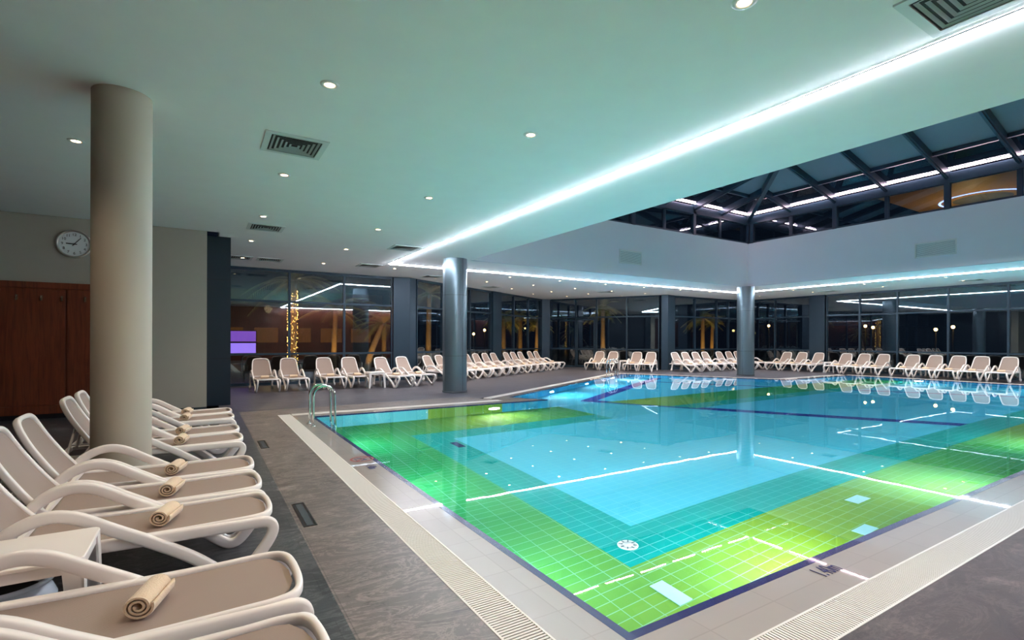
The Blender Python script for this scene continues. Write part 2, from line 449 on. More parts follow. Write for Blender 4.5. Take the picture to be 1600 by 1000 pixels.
# the two offsets close up over the narrow spit between the two basins
def fix(poly, d):
    q = list(poly)
    q[5] = (7.35-d*.62, 12.05+d*.9); q[6] = (7.92-min(d, .25)*2.2, 11.05+min(d, .3)*1.0); return q
AP_IN = fix(AP_IN, .06); AP_OUT = fix(AP_OUT, .385); GR_OUT = fix(GR_OUT, .635)
AP_OUT[6] = (7.2, 11.435); AP_OUT[5] = (6.75, 12.05); AP_OUT[7] = (1.615, 11.435)
GR_OUT[6] = (6.7, 11.685); GR_OUT[5] = (6.45, 12.2); GR_OUT[7] = (1.365, 11.685)
def solve_b(off):   # B-side edge shifted outward
    n = Vector((-.5, .866)); return n*off
ROOM = [(-8, -4), (28.5, -4), (28.5, 19.1), (21.4, 19.1), (17.9, 25.35), (7.3, 19.5), (.35, 19.5), (.35, 13.5), (-8, 13.5)]

# floors
m = MB(); m.poly([(-8, -4), (.705, -4), (.705, 11.9), (.705, 13.5), (-8, 13.5)], 0); tag(m.build('floor', MAT['darkslate']), 'charcoal slate floor under the near loungers', 'floor', kind=ST)
m = MB(); m.poly([(.705, 1.385), (1.365, 1.385), (1.365, 11.685), (1.365, 12.55), (.705, 12.55)], 0)
m.poly([(1.365, 11.685), (6.7, 11.685), (6.45, 12.2), (6.3, 12.75), (1.365, 12.55)], 0)
tag(m.build('floor_poolside', MAT['slate']), 'brown grey slate paving strip along the pool', 'floor', kind=ST)
m = MB(); m.poly([(.705, -4), (28.5, -4), (28.5, 1.385), (.705, 1.385)], 0); tag(m.build('floor_front', MAT['slatenear']), 'brown slate paving in the front corner', 'floor', kind=ST)
far = [(.705, 12.55), (1.365, 12.55), (6.3, 12.75), (6.45, 12.2), GR_OUT[4], GR_OUT[3], GR_OUT[2], (26.035, 1.385), (28.5, 1.385), (28.5, 19.1), (21.4, 19.1), (17.9, 25.35), (7.3, 19.5), (.35, 19.5), (.35, 13.5), (.705, 13.5)]
m = MB(); m.poly(far, 0); tag(m.build('floor_far', MAT['fardeck']), 'grey plank tiled deck under the far loungers', 'floor', kind=ST)
m = MB(); m.poly([(-8.3, -4.3), (28.8, -4.3), (28.8, 25.7), (-8.3, 25.7)], -.3, holes=[POOL]); tag(m.build('floor_slab', MAT['ground']), kind=ST)

# pool: apron, navy edge, basin, water
m = MB(); m.poly(AP_OUT, -.002, holes=[AP_IN]); m.wallstrip(AP_OUT, -.06, -.002, inward=True)
tag(m.build('pool_apron', MAT['apron']), 'beige tiled wet pool apron', 'pool edge', kind=ST)
m = MB(); m.poly(AP_IN, -.001, holes=[POOL]); m.wallstrip(POOL, -.10, -.001, inward=True)
tag(m.build('pool_edge', MAT['navy']), 'navy tile line round the pool', 'pool edge', kind=ST)
DEP = 1.4
m = MB(); m.wallstrip(POOL, -DEP, -.10, inward=True); tag(m.build('pool_wall', MAT['poolwall']), kind=ST)
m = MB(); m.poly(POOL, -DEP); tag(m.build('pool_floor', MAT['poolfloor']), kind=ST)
m = MB(); m.poly(POOL, -.012); tag(m.build('pool_water', MAT['water']), 'still clear water filling the green and turquoise pool', 'water')

# overflow grates: slats across each run
def grate(name, p0, p1, inn, outw, label, pitch=.024):
    """run from p0 to p1 (inner line), width outw along the outward normal"""
    root = empty(name, (p0[0], p0[1], 0)); tag(root, label, 'grate', 'overflow grates round the pool')
    a = Vector((p0[0], p0[1], 0)); b = Vector((p1[0], p1[1], 0)); d = (b-a); L = d.length; d.normalize(); n = Vector((inn[0], inn[1], 0))
    base = -a
    m = MB(); k = 0
    while k*pitch < L:
        c = d*(k*pitch+pitch/2); m.bar(c+n*.014+Vector((0,0,-.012)), c+n*(outw-.014)+Vector((0,0,-.012)), pitch*.58, .024); k += 1
    m.build('slat', MAT['grate'], root)
    m = MB(); m.bar(n*.008+Vector((0,0,-.012)), d*L+n*.008+Vector((0,0,-.012)), .014, .028); m.bar(n*(outw-.008)+Vector((0,0,-.012)), d*L+n*(outw-.008)+Vector((0,0,-.012)), .014, .028)
    m.build('edge_rail', MAT['grate'], root)
    m = MB(); v = [Vector((0,0,-.05)), d*L+Vector((0,0,-.05)), d*L+n*outw+Vector((0,0,-.05)), n*outw+Vector((0,0,-.05))]
    m.add(v, [(0,1,2,3)]); m.build('channel', MAT['slot'], root)
grate('overflow_grate', (1.615, 11.66), (1.615, 1.64), (-1, 0), .25, 'long slatted overflow grate along the left pool edge beside the slate paving')
grate('overflow_grate', (1.615, 1.635), (12, 1.635), (0, -1), .25, 'slatted overflow grate along the near pool edge in the right foreground')
grate('overflow_grate', (1.64, 11.435), (6.75, 11.435), (0, 1), .25, 'short slatted overflow grate behind the pool ladder below the left steel column')
nB = Vector((-.5, .866))
qa = Vector(AP_OUT[5]); qb = Vector(AP_OUT[4]); dd = (qb-qa).normalized(); nb = (-dd.y, dd.x)
grate('overflow_grate', tuple(qa), tuple(qb), nb, .25, 'slatted overflow grate along the angled far pool edge in front of the left lounger row', .04)
qa = Vector(AP_OUT[4]); qb = Vector(AP_OUT[3]); dd = (qb-qa).normalized(); grate('overflow_grate', tuple(qa), tuple(qb), (-dd.y, dd.x), .25, 'slatted overflow grate at the far pool end below the windows', .04)
qa = Vector(AP_OUT[3]); qb = Vector(AP_OUT[2]); grate('overflow_grate', tuple(qa), tuple(qb), (0, 1), .25, 'short slatted overflow grate in front of the far right steel column', .04)
qa = Vector(AP_OUT[2]); grate('overflow_grate', (25.785, 12.0), (25.785, 2), (1, 0), .25, 'slatted overflow grate in front of the right lounger row', .04)

# floor fittings in the pool
def fitting(name, x, y, sx, sy, mat, label, cat):
    m = MB(); m.box((-sx/2, -sy/2, 0), (sx/2, sy/2, .012)); o = m.build(name, mat, None, .003); o.location = (x, y, -DEP); tag(o, label, cat); return o
MAT['inlet'] = simple('pale_inlet_plate', (.50, .82, .86, 1), .4)
fitting('inlet_plate', 3.52, 3.05, .16, .34, MAT['inlet'], 'pale rectangular plate on the lime pool floor nearest the front corner', 'inlet plate')
fitting('inlet_plate', 7.03, 3.13, .32, .16, MAT['inlet'], 'pale rectangular plate on the green pool floor beside the teal band', 'inlet plate')
fitting('inlet_plate', 6.14, 2.66, .30, .14, MAT['inlet'], 'pale rectangular plate on the lime pool floor closest to the near edge', 'inlet plate')
fitting('suction_grate', 4.0, 8.4, .14, .40, MAT['navy'], 'dark rectangular grate on the teal pool floor band', 'drain')
fd = empty('floor_drain', (3.81, 3.87, -DEP)); tag(fd, 'round white drain cover on the teal corner of the pool floor', 'drain')
m = MB(); m.lathe([(0, .018), (.05, .018), (.05, .012), (.075, .012), (.075, .016), (.10, .014), (.11, 0)], 28); m.build('drain_cover', MAT['white'], fd)
m = MB()
for k in range(8):
    a = k*PI/4; m.bar((.055*math.cos(a), .055*math.sin(a), .014), (.095*math.cos(a), .095*math.sin(a), .014), .012, .008)
m.build('cover_slats', MAT['steel'], fd)

# slot drains in the slate
for x, y, L, lab in ((.80, 4.93, .68, 'long dark slot drain in the slate paving nearest the camera'), (.80, 8.52, .62, 'dark slot drain in the slate paving farther along, left of the pool ladder')):
    r = empty('slot_drain', (x, y, 0)); tag(r, lab, 'drain')
    m = MB()
    for s in (-1, 1): m.box((s*.05-.006, -L/2, -.02), (s*.05+.006, L/2, .004))
    for s in (-1, 1): m.box((-.056, s*L/2-.006, -.02), (.056, s*L/2+.006, .004))
    m.build('frame', MAT['slot'], r)
    m = MB(); m.box((-.026, -L/2+.02, -.02), (.026, L/2-.02, .003)); m.build('cover', MAT['seam'], r)
    m = MB(); m.box((-.05, -L/2, -.03), (.05, L/2, .0012)); m.build('channel', MAT['slot'], r)

# signs printed on the apron
def flat(o, x, y, z, rz=0.0): o.location = (x, y, z); o.rotation_euler = (0, 0, rz); return o
o = text_mesh('1.40m', .165, MAT['signblue'], 'depth_marking', sx=.60); flat(o, 3.72, 1.85, .0012); tag(o, 'dark blue 1.40m depth marking painted on the near apron', 'marking')
o = text_mesh('1.40m', .165, MAT['signblue'], 'depth_marking', sx=.56); flat(o, 1.82, 6.33, .0012, -PI/2); tag(o, 'small dark depth marking on the left apron below the no diving sign', 'marking')
sg = empty('no_diving_sign', (1.83, 6.80, .0005), -PI/2); tag(sg, 'round red ringed no diving sign on the left pool apron', 'sign')
def ring2(m, r0, r1, z, n=40):
    vs = []
    for k in range(n):
        a = 2*PI*k/n; vs += [(r0*math.cos(a), r0*math.sin(a), z), (r1*math.cos(a), r1*math.sin(a), z)]
    m.add(vs, [(2*k, 2*k+1, (2*k+3) % (2*n), (2*k+2) % (2*n)) for k in range(n)])
m = MB(); ring2(m, .125, .155, .001); m.bar((-.095, .095, .0015), (.095, -.095, .0015), .022, .001); m.build('red_ring', MAT['signred'], sg)
m = MB(); m.disc((.055, .035, .0012), .022)
m.add([(.045,.02,.0011),(.02,.05,.0011),(-.06,-.0,.0011),(-.09,-.05,.0011),(-.07,-.06,.0011),(-.03,-.02,.0011)], [(0,1,2,3,4,5)])
m.bar((.03, .03, .0012), (.09, -.03, .0012), .018, .001)
for k in range(3): m.bar((-.07+.045*k, -.075, .0012), (-.04+.045*k, -.085, .0012), .012, .001)
m.build('diver_pictogram', MAT['signblue'], sg)

# ------------------------------------------------------------------ room shell
OPX0, OPX1, OPY0, OPY1 = 7.1, 21.4, -2.0, 14.1
HOLE = [(OPX0, OPY0), (OPX1, OPY0), (OPX1, OPY1), (OPX0, OPY1)]
m = MB(); m.poly(ROOM, H, holes=[HOLE], flip=True)
m.poly(ROOM, H+.3, holes=[[(OPX0-.3, OPY0-.3), (OPX1+.3, OPY0-.3), (OPX1+.3, OPY1+.3), (OPX0-.3, OPY1+.3)]])
tag(m.build('ceiling', MAT['plaster']), kind=ST)
PT = 6.05
for nm, lo, hi in (('wall_skylight_left', (OPX0-.3, OPY0-.3, H+.012), (OPX0, OPY1+.3, PT)), ('wall_skylight_right', (OPX1, OPY0-.3, H+.012), (OPX1+.3, OPY1+.3, PT)),
                   ('wall_skylight_far', (OPX0, OPY1, H+.012), (OPX1, OPY1+.3, PT)), ('wall_skylight_near', (OPX0, OPY0-.3, H+.012), (OPX1, OPY0, PT))):
    m = MB(); m.box(lo, hi); tag(m.build(nm, MAT['parapet']), kind=ST)
m = MB(); m.box((-8.2, 13.5, 0), (.1, 13.75, H)); m.box((-.1, 13.75, 0), (.1, 19.7, H)); tag(m.build('wall_left', MAT['wallpaint']), kind=ST)
m = MB(); m.box((-8.3, -4.2, 0), (-8.0, 13.5, H)); tag(m.build('wall_wood', MAT['wood']), kind=ST)
m = MB(); m.box((-8.3, -4.3, 0), (28.6, -4.0, H)); tag(m.build('wall_rear', MAT['wood']), kind=ST)
pl = empty('pillar_dark', (.35, 14.3, 0)); tag(pl, kind=ST)
m = MB(); m.box((-.25, -.25, 0), (.25, .25, H)); m.build('cladding', MAT['darkpanel'], pl)
m = MB()
for z in (1.13, 3.02): m.box((-.253, -.253, z), (.253, .253, z+.008))
m.build('seam', MAT['slot'], pl)
m = MB(); m.box((.1, 14.55, 0), (.35, 19.7, H)); tag(m.build('wall_side', MAT['darkpanel']), kind=ST)
m = MB(); m.box((-1.45, 13.47, 0), (.1, 13.5, .05)); tag(m.build('baseboard_left', MAT['seam']), kind=ST)

# wooden wall panel with hooks
cb = empty('wooden_wall_panel', (-4.9, 13.5, 0)); tag(cb, 'dark red wood panelled wardrobe front with hooks below the wall clock', 'panel')
m = MB(); m.box((-3.0, -.06, .10), (3.4, -.0, 2.72)); m.build('backing', MAT['wood'], cb)
m = MB(); m.box((-3.0, -.03, 0), (3.4, -.0, .10)); m.build('plinth', MAT['black'], cb)
m = MB(); m.box((-3.0, -.085, 2.60), (3.4, -.05, 2.72)); m.box((-3.0, -.085, .10), (3.4, -.05, .27)); m.build('rail', MAT['wood'], cb)
def hook(parent, x, z):
    m = MB(); m.box((x-.02, -.092, z-.05), (x+.02, -.088, z+.05))
    m.tube(catmull([(x, -.092, z+.03), (x, -.13, z+.03), (x, -.135, z-.01), (x, -.115, z-.045), (x, -.135, z-.06), (x, -.16, z-.035)], 4), .008, 6)
    m.disc((x, 0, 0), 0.0001, 3); return m.build('hook', MAT['hook'], parent)
for x0, x1, hs in ((-3.0, -.0, (-2.4, -1.3)), (1.60-.12, 2.56, ()), (2.60, 3.4, ())):
    pass
for x0, x1, hs in ((-2.0, -.2, (-1.5, -.7)), (-.18, 1.25, ()), (1.27, 2.55, (1.83, 2.19, 2.52-.02)), (2.585, 3.38, (2.86, 3.2))):
    m = MB(); m.box((x0, -.088, .28), (x1, -.055, 2.59)); d_ = m.build('door', MAT['wood'], cb)
    for hx in hs: hook(d_, hx, 2.41)

# wall clock
ck = empty('wall_clock', (-2.22, 13.5, 3.53)); tag(ck, 'round silver rimmed wall clock with white dial and black numerals', 'clock')
R = .29
m = MB(); m.lathe([(R-.045, -.035), (R-.035, -.06), (R-.012, -.065), (R, -.045), (R, 0)], 48, axis='y'); m.build('rim', MAT['rim'], ck)
m = MB(); m.lathe([(0, -.03), (R-.03, -.03), (R-.02, -.001), (0, -.001)], 48, axis='y', smooth=False); m.build('dial', MAT['clockface'], ck)
for k in range(1, 13):
    a = PI/2-k*PI/6
    o = text_mesh(str(k), .075, MAT['black'], 'numeral', ck); o.rotation_euler = (PI/2, 0, 0); o.location = (.19*math.cos(a), -.0325, .19*math.sin(a))
def hand(name, hours, L, w):
    a = PI/2-hours*PI/6; d = Vector((math.cos(a), 0, math.sin(a)))
    m = MB(); m.bar(d*(-.045)+Vector((0,-.036,0)), d*L+Vector((0,-.036,0)), w, .004, upv=(0,1,0)); m.build(name, MAT['black'], ck)
hand('hour_hand', 9.1, .13, .018); hand('minute_hand', 1.3, .17, .012)
m = MB(); m.lathe([(0, -.042), (.014, -.042), (.014, -.03)], 16, axis='y'); m.build('cap', MAT['black'], ck)

# columns
def column(x, y, r, mat, label, seams):
    root = empty('round_column', (x, y, 0)); tag(root, label, 'column')
    m = MB(); m.lathe([(r, 0), (r, H)], 64); m.build('shaft', mat, root)
    if seams:
        m = MB(); m.lathe([(r+.012, 0), (r+.012, .05), (r, .05)], 48); m.build('base_ring', MAT['seam'], root)
        m = MB()
        for z in (1.11, 2.95): m.lathe([(r, z), (r+.0025, z), (r+.0025, z+.008), (r, z+.008)], 64)
        for a in (PI*1.08, PI*.08, PI*1.58, PI*.58): m.bar((r*math.cos(a), r*math.sin(a), .05), (r*math.cos(a), r*math.sin(a), H), .008, .008, upv=(math.cos(a), math.sin(a), 0))
        m.build('seam', MAT['seam'], root)
    return root
column(-.69, 6.45, .25, MAT['columnpaint'], 'large plain greige column standing among the near loungers', False)
column(6.62, 14.12, .37, MAT['steel'], 'grey steel clad column by the angled pool edge at centre left', True)
column(21.3, 14.15, .37, MAT['steel'], 'grey steel clad column under the far skylight corner', True)

# ------------------------------------------------------------------ glass walls
wcount = [0]
ZR, ZT, ZH = 1.08, 2.93, H
def bay(a, b, inn, door=False, mull=.075):
    """one window bay from a to b (plan), inn = unit normal into the room"""
    wcount[0] += 1
    nm = ('door_%d' if door else 'window_%d') % wcount[0]
    a = Vector((a[0], a[1], 0)); b = Vector((b[0], b[1], 0)); d = (b-a).normalized(); L = (b-a).length
    root = empty(nm, (a.x, a.y, 0), math.atan2(d.y, d.x)); tag(root, kind=ST)
    s = 1 if (Vector((-d.y, d.x)).dot(Vector(inn)) > 0) else -1
    m = MB()
    m.box((0, -.07, 0), (mull/2, .07, H)); m.box((L-mull/2, -.07, 0), (L, .07, H))
    for z, hh in ((.05, .10), (ZR, .07), (ZT, .07), (ZH-.05, .10)): m.box((mull/2, -.06, z-hh/2), (L-mull/2, .06, z+hh/2))
    m.build('frame', MAT['frame'], root)
    if door:
        m = MB(); f = .11
        x0, x1 = mull/2+.01, L-mull/2-.01; z0, z1 = .02, ZT-.06; yy = s*.075
        for lo, hi in (((x0,0,z0),(x0+f,0,z1)),((x1-f,0,z0),(x1,0,z1)),((x0,0,z0),(x1,0,z0+f)),((x0,0,z1-f),(x1,0,z1)),((x0,0,ZR-.05),(x1,0,ZR+.05))):
            m.box((lo[0], yy-.03, lo[2]), (hi[0], yy+.03, hi[2]))
        m.build('door_leaf', MAT['frame'], root)
    for z0, z1 in ((.10, ZR-.035), (ZR+.035, ZT-.035), (ZT+.035, ZH-.10)):
        m = MB(); m.box((mull/2, -.006, z0), (L-mull/2, .006, z1)); m.build('pane', MAT['glass'], root)
def lerp(p, q, t): return (p[0]+(q[0]-p[0])*t, p[1]+(q[1]-p[1])*t)
nA = (0, -1)
for x0, x1 in ((.35, 2.66), (2.66, 4.56), (4.56, 6.4)): bay((x0, 19.5), (x1, 19.5), nA)
Bn = (.483, -.875)
def onB(x): return (x, 19.5+(x-7.3)*.552)
for x0, x1 in ((7.42, 8.95), (8.95, 10.8), (10.8, 12.45), (13.25, 14.5), (14.5, 16.0), (16.0, 17.5)): bay(onB(x0), onB(x1), Bn)
Cn = (-.873, -.488)
def onC(t): return lerp((17.9, 25.35), (21.4, 19.1), t)
bay(onC(.03), onC(.29), Cn); bay(onC(.29), onC(.47), Cn, door=True); bay(onC(.47), onC(.72), Cn); bay(onC(.72), onC(.97), Cn)
for x0, x1 in ((22.2, 23.95), (23.95, 25.9), (25.9, 27.0), (27.0, 28.35)): bay((x0, 19.1), (x1, 19.1), (0, -1))
for y0, y1 in ((18.95, 17.05), (17.05, 15.05), (14.2, 12.6), (12.6, 10.97), (10.97, 9.03), (9.03, 7.05), (7.05, 5.1), (5.1, 3.2), (3.2, 1.3), (1.3, -.6), (-.6, -2.4), (-2.4, -3.95)): bay((28.5, y0), (28.5, y1), (-1, 0))
# cladding piers between glass runs
def pier(name, pts):
    m = MB(); m.prism(pts, 0, H-.002); tag(m.build(name, MAT['frame']), kind=ST)
pier('pillar_glass', [(6.44, 19.40), (7.05, 19.25), (7.38, 19.43), (7.38, 19.75), (6.44, 19.75)])
b1, b2 = Vector(onB(12.49)), Vector(onB(13.21)); nn_ = Vector(Bn)
pier('pillar_glass', [tuple(b1+nn_*.14), tuple(b2+nn_*.14), tuple(b2-nn_*.2), tuple(b1-nn_*.2)])
pier('pillar_glass', [(17.5, 25.0), (17.95, 24.85), (18.1, 25.0), (18.0, 25.6), (17.4, 25.3)])
pier('pillar_glass', [(21.2, 19.05), (21.45, 18.82), (22.16, 18.95), (22.16, 19.35), (21.5, 19.35)])
pier('pillar_glass', [(28.35, 14.24), (28.75, 14.24), (28.75, 15.01), (28.35, 15.01)])
pier('pillar_glass', [(28.33, 18.95), (28.7, 18.95), (28.7, 19.3), (28.33, 19.3)])

# ------------------------------------------------------------------ skylight
EZ = 7.33; SL = .245
sk = empty('skylight', ((OPX0+OPX1)/2, (OPY0+OPY1)/2, PT)); tag(sk, kind=ST)
def skb(mb, name, mat):
    mb.v = [(x-sk.location.x, y-sk.location.y, z-sk.location.z) for x, y, z in mb.v]; return mb.build(name, mat, sk)
PY = [5.06+1.775*k for k in range(-4, 6)]          # rafters on the right and left sides
PX = [8.85+1.765*k for k in range(0, 7)]
cx, hx = (OPX0+OPX1)/2, (OPX1-OPX0)/2
RZ = EZ+hx*SL; RY0, RY1 = OPY0+hx, OPY1-hx
def post(x, y, s=.15):
    m = MB(); m.box((x-s/2, y-s/2, PT-.01), (x+s/2, y+s/2, EZ+.02)); skb(m, 'post', MAT['skysteel'])
def rafter(a, b, w=.13, h=.24):
    m = MB(); m.bar(a, b, w, h, off=-h/2); m.bar(a, b, w*.4, .05, off=-h-.02); skb(m, 'rafter', MAT['skysteel'])
def roofz(d): return EZ+d*SL
for sx, X in ((-1, OPX1+.06), (1, OPX0-.06)):
    for k, y in enumerate(PY):
        post(X, y, .16 if k % 2 else .06); lim = min(OPY1-y, y-OPY0, hx)
        if lim > .3: rafter((X, y, EZ), (X+sx*(lim+.06), y, EZ+(lim+.06)*SL))
for sy, Y in ((-1, OPY1+.06), (1, OPY0-.06)):
    for k, x in enumerate(PX):
        post(x, Y, .16 if k % 2 else .06); lim = min(OPX1-x, x-OPX0, hx)
        if lim > .3: rafter((x, Y, EZ), (x, Y+sy*(lim+.06), EZ+(lim+.06)*SL))
for X, Y, ry in ((OPX1, OPY1, RY1), (OPX0, OPY1, RY1), (OPX1, OPY0, RY0), (OPX0, OPY0, RY0)):
    post(X+(.06 if X > cx else -.06), Y+(.06 if Y > 6 else -.06), .2)
    m = MB(); m.bar((X, Y, EZ), (cx, ry, RZ), .16, .28, off=-.14); skb(m, 'hip_rafter', MAT['skysteel'])
m = MB(); m.bar((cx, RY0, RZ), (cx, RY1, RZ), .16, .28, off=-.14); skb(m, 'ridge_beam', MAT['skysteel'])
PD = 1.35                                           # purlin distance in from the eave
def ringpts(d): return [(OPX0+d, OPY0+d, roofz(d)), (OPX1-d, OPY0+d, roofz(d)), (OPX1-d, OPY1-d, roofz(d)), (OPX0+d, OPY1-d, roofz(d))]
rg = ringpts(PD)
for i in range(4):
    m = MB(); m.bar(rg[i], rg[(i+1) % 4], .09, .12, off=-.06); skb(m, 'purlin', MAT['skysteel'])
r0 = ringpts(-.06)
for i in range(4):
    m = MB(); a, b = Vector(r0[i]), Vector(r0[(i+1) % 4]); m.bar(a, b, .16, .34, off=-.22); skb(m, 'eave_beam', MAT['skysteel'])
    m = MB(); m.add([(v[0], v[1], v[2]+.01) for v in (r0[i], r0[(i+1) % 4], rg[(i+1) % 4], rg[i])], [(0,1,2,3)]); skb(m, 'roof_glass', MAT['skyglass'])
top = [(cx, RY0, RZ), (cx, RY1, RZ)]
for quad in ((rg[1], rg[2], top[1], top[0]), (rg[3], rg[0], top[0], top[1]), (rg[0], rg[1], top[0]), (rg[2], rg[3], top[1])):
    m = MB(); m.add([(v[0], v[1], v[2]+.01) for v in quad], [tuple(range(len(quad)))]); skb(m, 'roof_panel', MAT['roofgrey'])
# clerestory window bays between posts
def cwin(a, b):
    a, b = Vector(a), Vector(b); mid = (a+b)/2; L = (b-a).length
    m = MB(); z0, z1 = PT, EZ-.36
    d = (b-a).normalized()
    for p in (a+d*.05, b-d*.05): m.bar((p.x, p.y, z0), (p.x, p.y, z1), .05, .07, upv=(d.y, -d.x, 0))
    for z in (z0+.04, z1-.03): m.bar((a.x, a.y, z), (b.x, b.y, z), .06, .07)
    skb(m, 'window_frame', MAT['skysteel'])
    m = MB(); n = Vector((-d.y, d.x, 0))*.006
    A, B_ = Vector((a.x, a.y, 0)), Vector((b.x, b.y, 0))
    m.add([A-n+Vector((0,0,z0)), B_-n+Vector((0,0,z0)), B_-n+Vector((0,0,z1)), A-n+Vector((0,0,z1)), A+n+Vector((0,0,z0)), B_+n+Vector((0,0,z0)), B_+n+Vector((0,0,z1)), A+n+Vector((0,0,z1))], [(0,1,2,3),(7,6,5,4)])
    skb(m, 'window_pane', MAT['glass'])
ys = [OPY0]+PY+[OPY1]; xs = [OPX0]+PX+[OPX1]
for X in (OPX1+.08, OPX0-.08):
    for i in range(len(ys)-1):
        if ys[i+1]-ys[i] > .5: cwin((X, ys[i]), (X, ys[i+1]))
for Y in (OPY1+.08, OPY0-.08):
    for i in range(len(xs)-1):
        if xs[i+1]-xs[i] > .5: cwin((xs[i], Y), (xs[i+1], Y))
# LED tubes along the skylight eaves
def ledbar(name, a, b, r, mat, label, group):
    a, b = Vector(a), Vector(b); c = (a+b)/2
    root = empty(name, c); tag(root, label, 'light strip', group)
    m = MB(); m.tube([a-c, b-c], r, 8); m.build('tube', mat, root)
    m = MB(); m.bar(a-c, b-c, r*2.6, .012, off=r+.008); m.build('channel', MAT['skysteel'], root)
g = 'skylight light tubes'
ledbar('led_tube', (OPX1-.10, OPY0+.2, EZ+.0), (OPX1-.10, OPY1-.2, EZ+.0), .026, MAT['ledpink'], 'pinkish light tube along the right eave of the skylight', g)
ledbar('led_tube', (OPX0+.2, OPY1-.10, EZ+.0), (OPX1-.2, OPY1-.10, EZ+.0), .026, MAT['ledpink'], 'pinkish light tube along the far eave of the skylight', g)
ledbar('led_tube', (OPX0+.10, OPY0+.2, EZ+.0), (OPX0+.10, OPY1-.2, EZ+.0), .026, MAT['ledpink'], 'pinkish light tube along the hidden left eave of the skylight', g)
# LED strips in the ceiling
def strip(a, b, label):
    a, b = Vector(a), Vector(b); c = (a+b)/2; d = (b-a).normalized(); n = Vector((-d.y, d.x, 0))
    root = empty('led_strip', (c.x, c.y, H-.004)); tag(root, label, 'light strip', 'cool white ceiling light strips')
    m = MB(); pr = [(.034*math.cos(PI*k/6), -.026*math.sin(PI*k/6)) for k in range(7)]
    vs = []
    for p in (a-c, b-c):
        for u, z in pr: vs.append(p+n*u+Vector((0, 0, z-.001)))
    k = len(pr); m.add(vs, [(i, i+1, k+i+1, k+i) for i in range(k-1)]+[tuple(range(k)), tuple(range(2*k-1, k-1, -1))], False)
    m.build('diffuser', MAT['led'], root)
    m = MB(); m.bar(a-c+n*.044+Vector((0,0,-.006)), b-c+n*.044+Vector((0,0,-.006)), .010, .012); m.build('profile', MAT['seam'], root)
LX0, LX1, LY1 = 5.2, 23.5, 16.05
strip((LX0, -3.5, H), (LX0, LY1, H), 'long cool white light strip in the ceiling left of the skylight')
strip((LX0, LY1, H), (LX1, LY1, H), 'cool white light strip in the far ceiling above the steel columns')
strip((LX0+.05, -3.5, H), (LX1, -3.5, H), 'added unseen cool white light strip in the ceiling behind the camera')  # unseen rear strip, added to close the ring and lift the ambient light
strip((LX1, LY1, H), (LX1, -3.5, H), 'cool white light strip in the right ceiling above the right lounger row')

# ------------------------------------------------------------------ downlights
GX = [(-1.34, [2.2, 5.09, 8.21], 'left of the greige column'), (1.05, [-.9, 2.2, 5.09, 8.24, 11.25, 14.2, 17.3], 'above the near lounger row'), (3.36, [-.9, 2.25, 5.05, 8.23, 11.2, 14.12, 17.15], 'between lounger row and ceiling strip'),
      (5.7, [17.06], 'beyond the strip corner'), (8.0, [17.0, 18.84], 'behind the left steel column'), (10.3, [16.92, 18.8], 'behind and right of the left steel column'),
      (12.7, [16.87, 18.85, 20.7], 'above the left lounger row'), (15.16, [16.8, 18.95, 20.85, 22.5], 'above the middle of the left lounger row'),
      (17.55, [16.83, 19.0, 20.78, 22.65], 'near the far glass corner'), (19.9, [16.7, 19.0, 20.75], 'in front of the glazed door'), (22.1, [16.7], 'left of the far steel column'),
      (24.5, [-.9, 2, 4.9, 7.85, 10.67, 13.77, 16.6], 'just right of the right ceiling strip'), (26.3, [-.9, 2, 4.9, 7.86, 10.7, 13.79, 16.64], 'above the right lounger row')]
ORD = ['first', 'second', 'third', 'fourth', 'fifth', 'sixth', 'seventh', 'eighth', 'ninth', 'tenth', 'eleventh', 'twelfth', 'thirteenth', 'fourteenth', 'fifteenth', 'sixteenth']
dl0 = None
DLP = 60
for X, Ys, where in GX:
    vis = [y for y in Ys if y > (6 if X > 20 or X < 0 else 1.9)]
    for y in Ys:
        if dl0 is None:
            o = empty('ceiling_downlight', (0, 0, 0))
            mm = MB(); mm.lathe([(.048, -.001), (.052, -.012), (.085, -.008), (.09, -.001)], 24); mm.build('trim_ring', MAT['white'], o)
            mm = MB(); mm.disc((0, 0, -.006), .047, 20, -1); mm.build('lamp', MAT['bulb'], o)
            dl0 = o
        elif y in vis: o = copy_tree(dl0)
        else: o = None
        if o is not None:
            o.location = (X, y, H)
            if y in vis:
                i = vis.index(y); tail = '' if len(vis) == 1 else ', %s from the camera' % ORD[i]
                tag(o, 'round ceiling downlight '+where+tail, 'downlight', 'warm ceiling downlights')
            else: tag(o, 'round warm ceiling downlight behind the camera over near loungers', 'downlight', 'warm ceiling downlights')
        spot('downlight_beam', (X, y, H-.05), (X, y, 0), DLP*(.45 if X < 0 else .85 if X < 4 else 1), (1, .80, .60), 1.9, .8, .05)

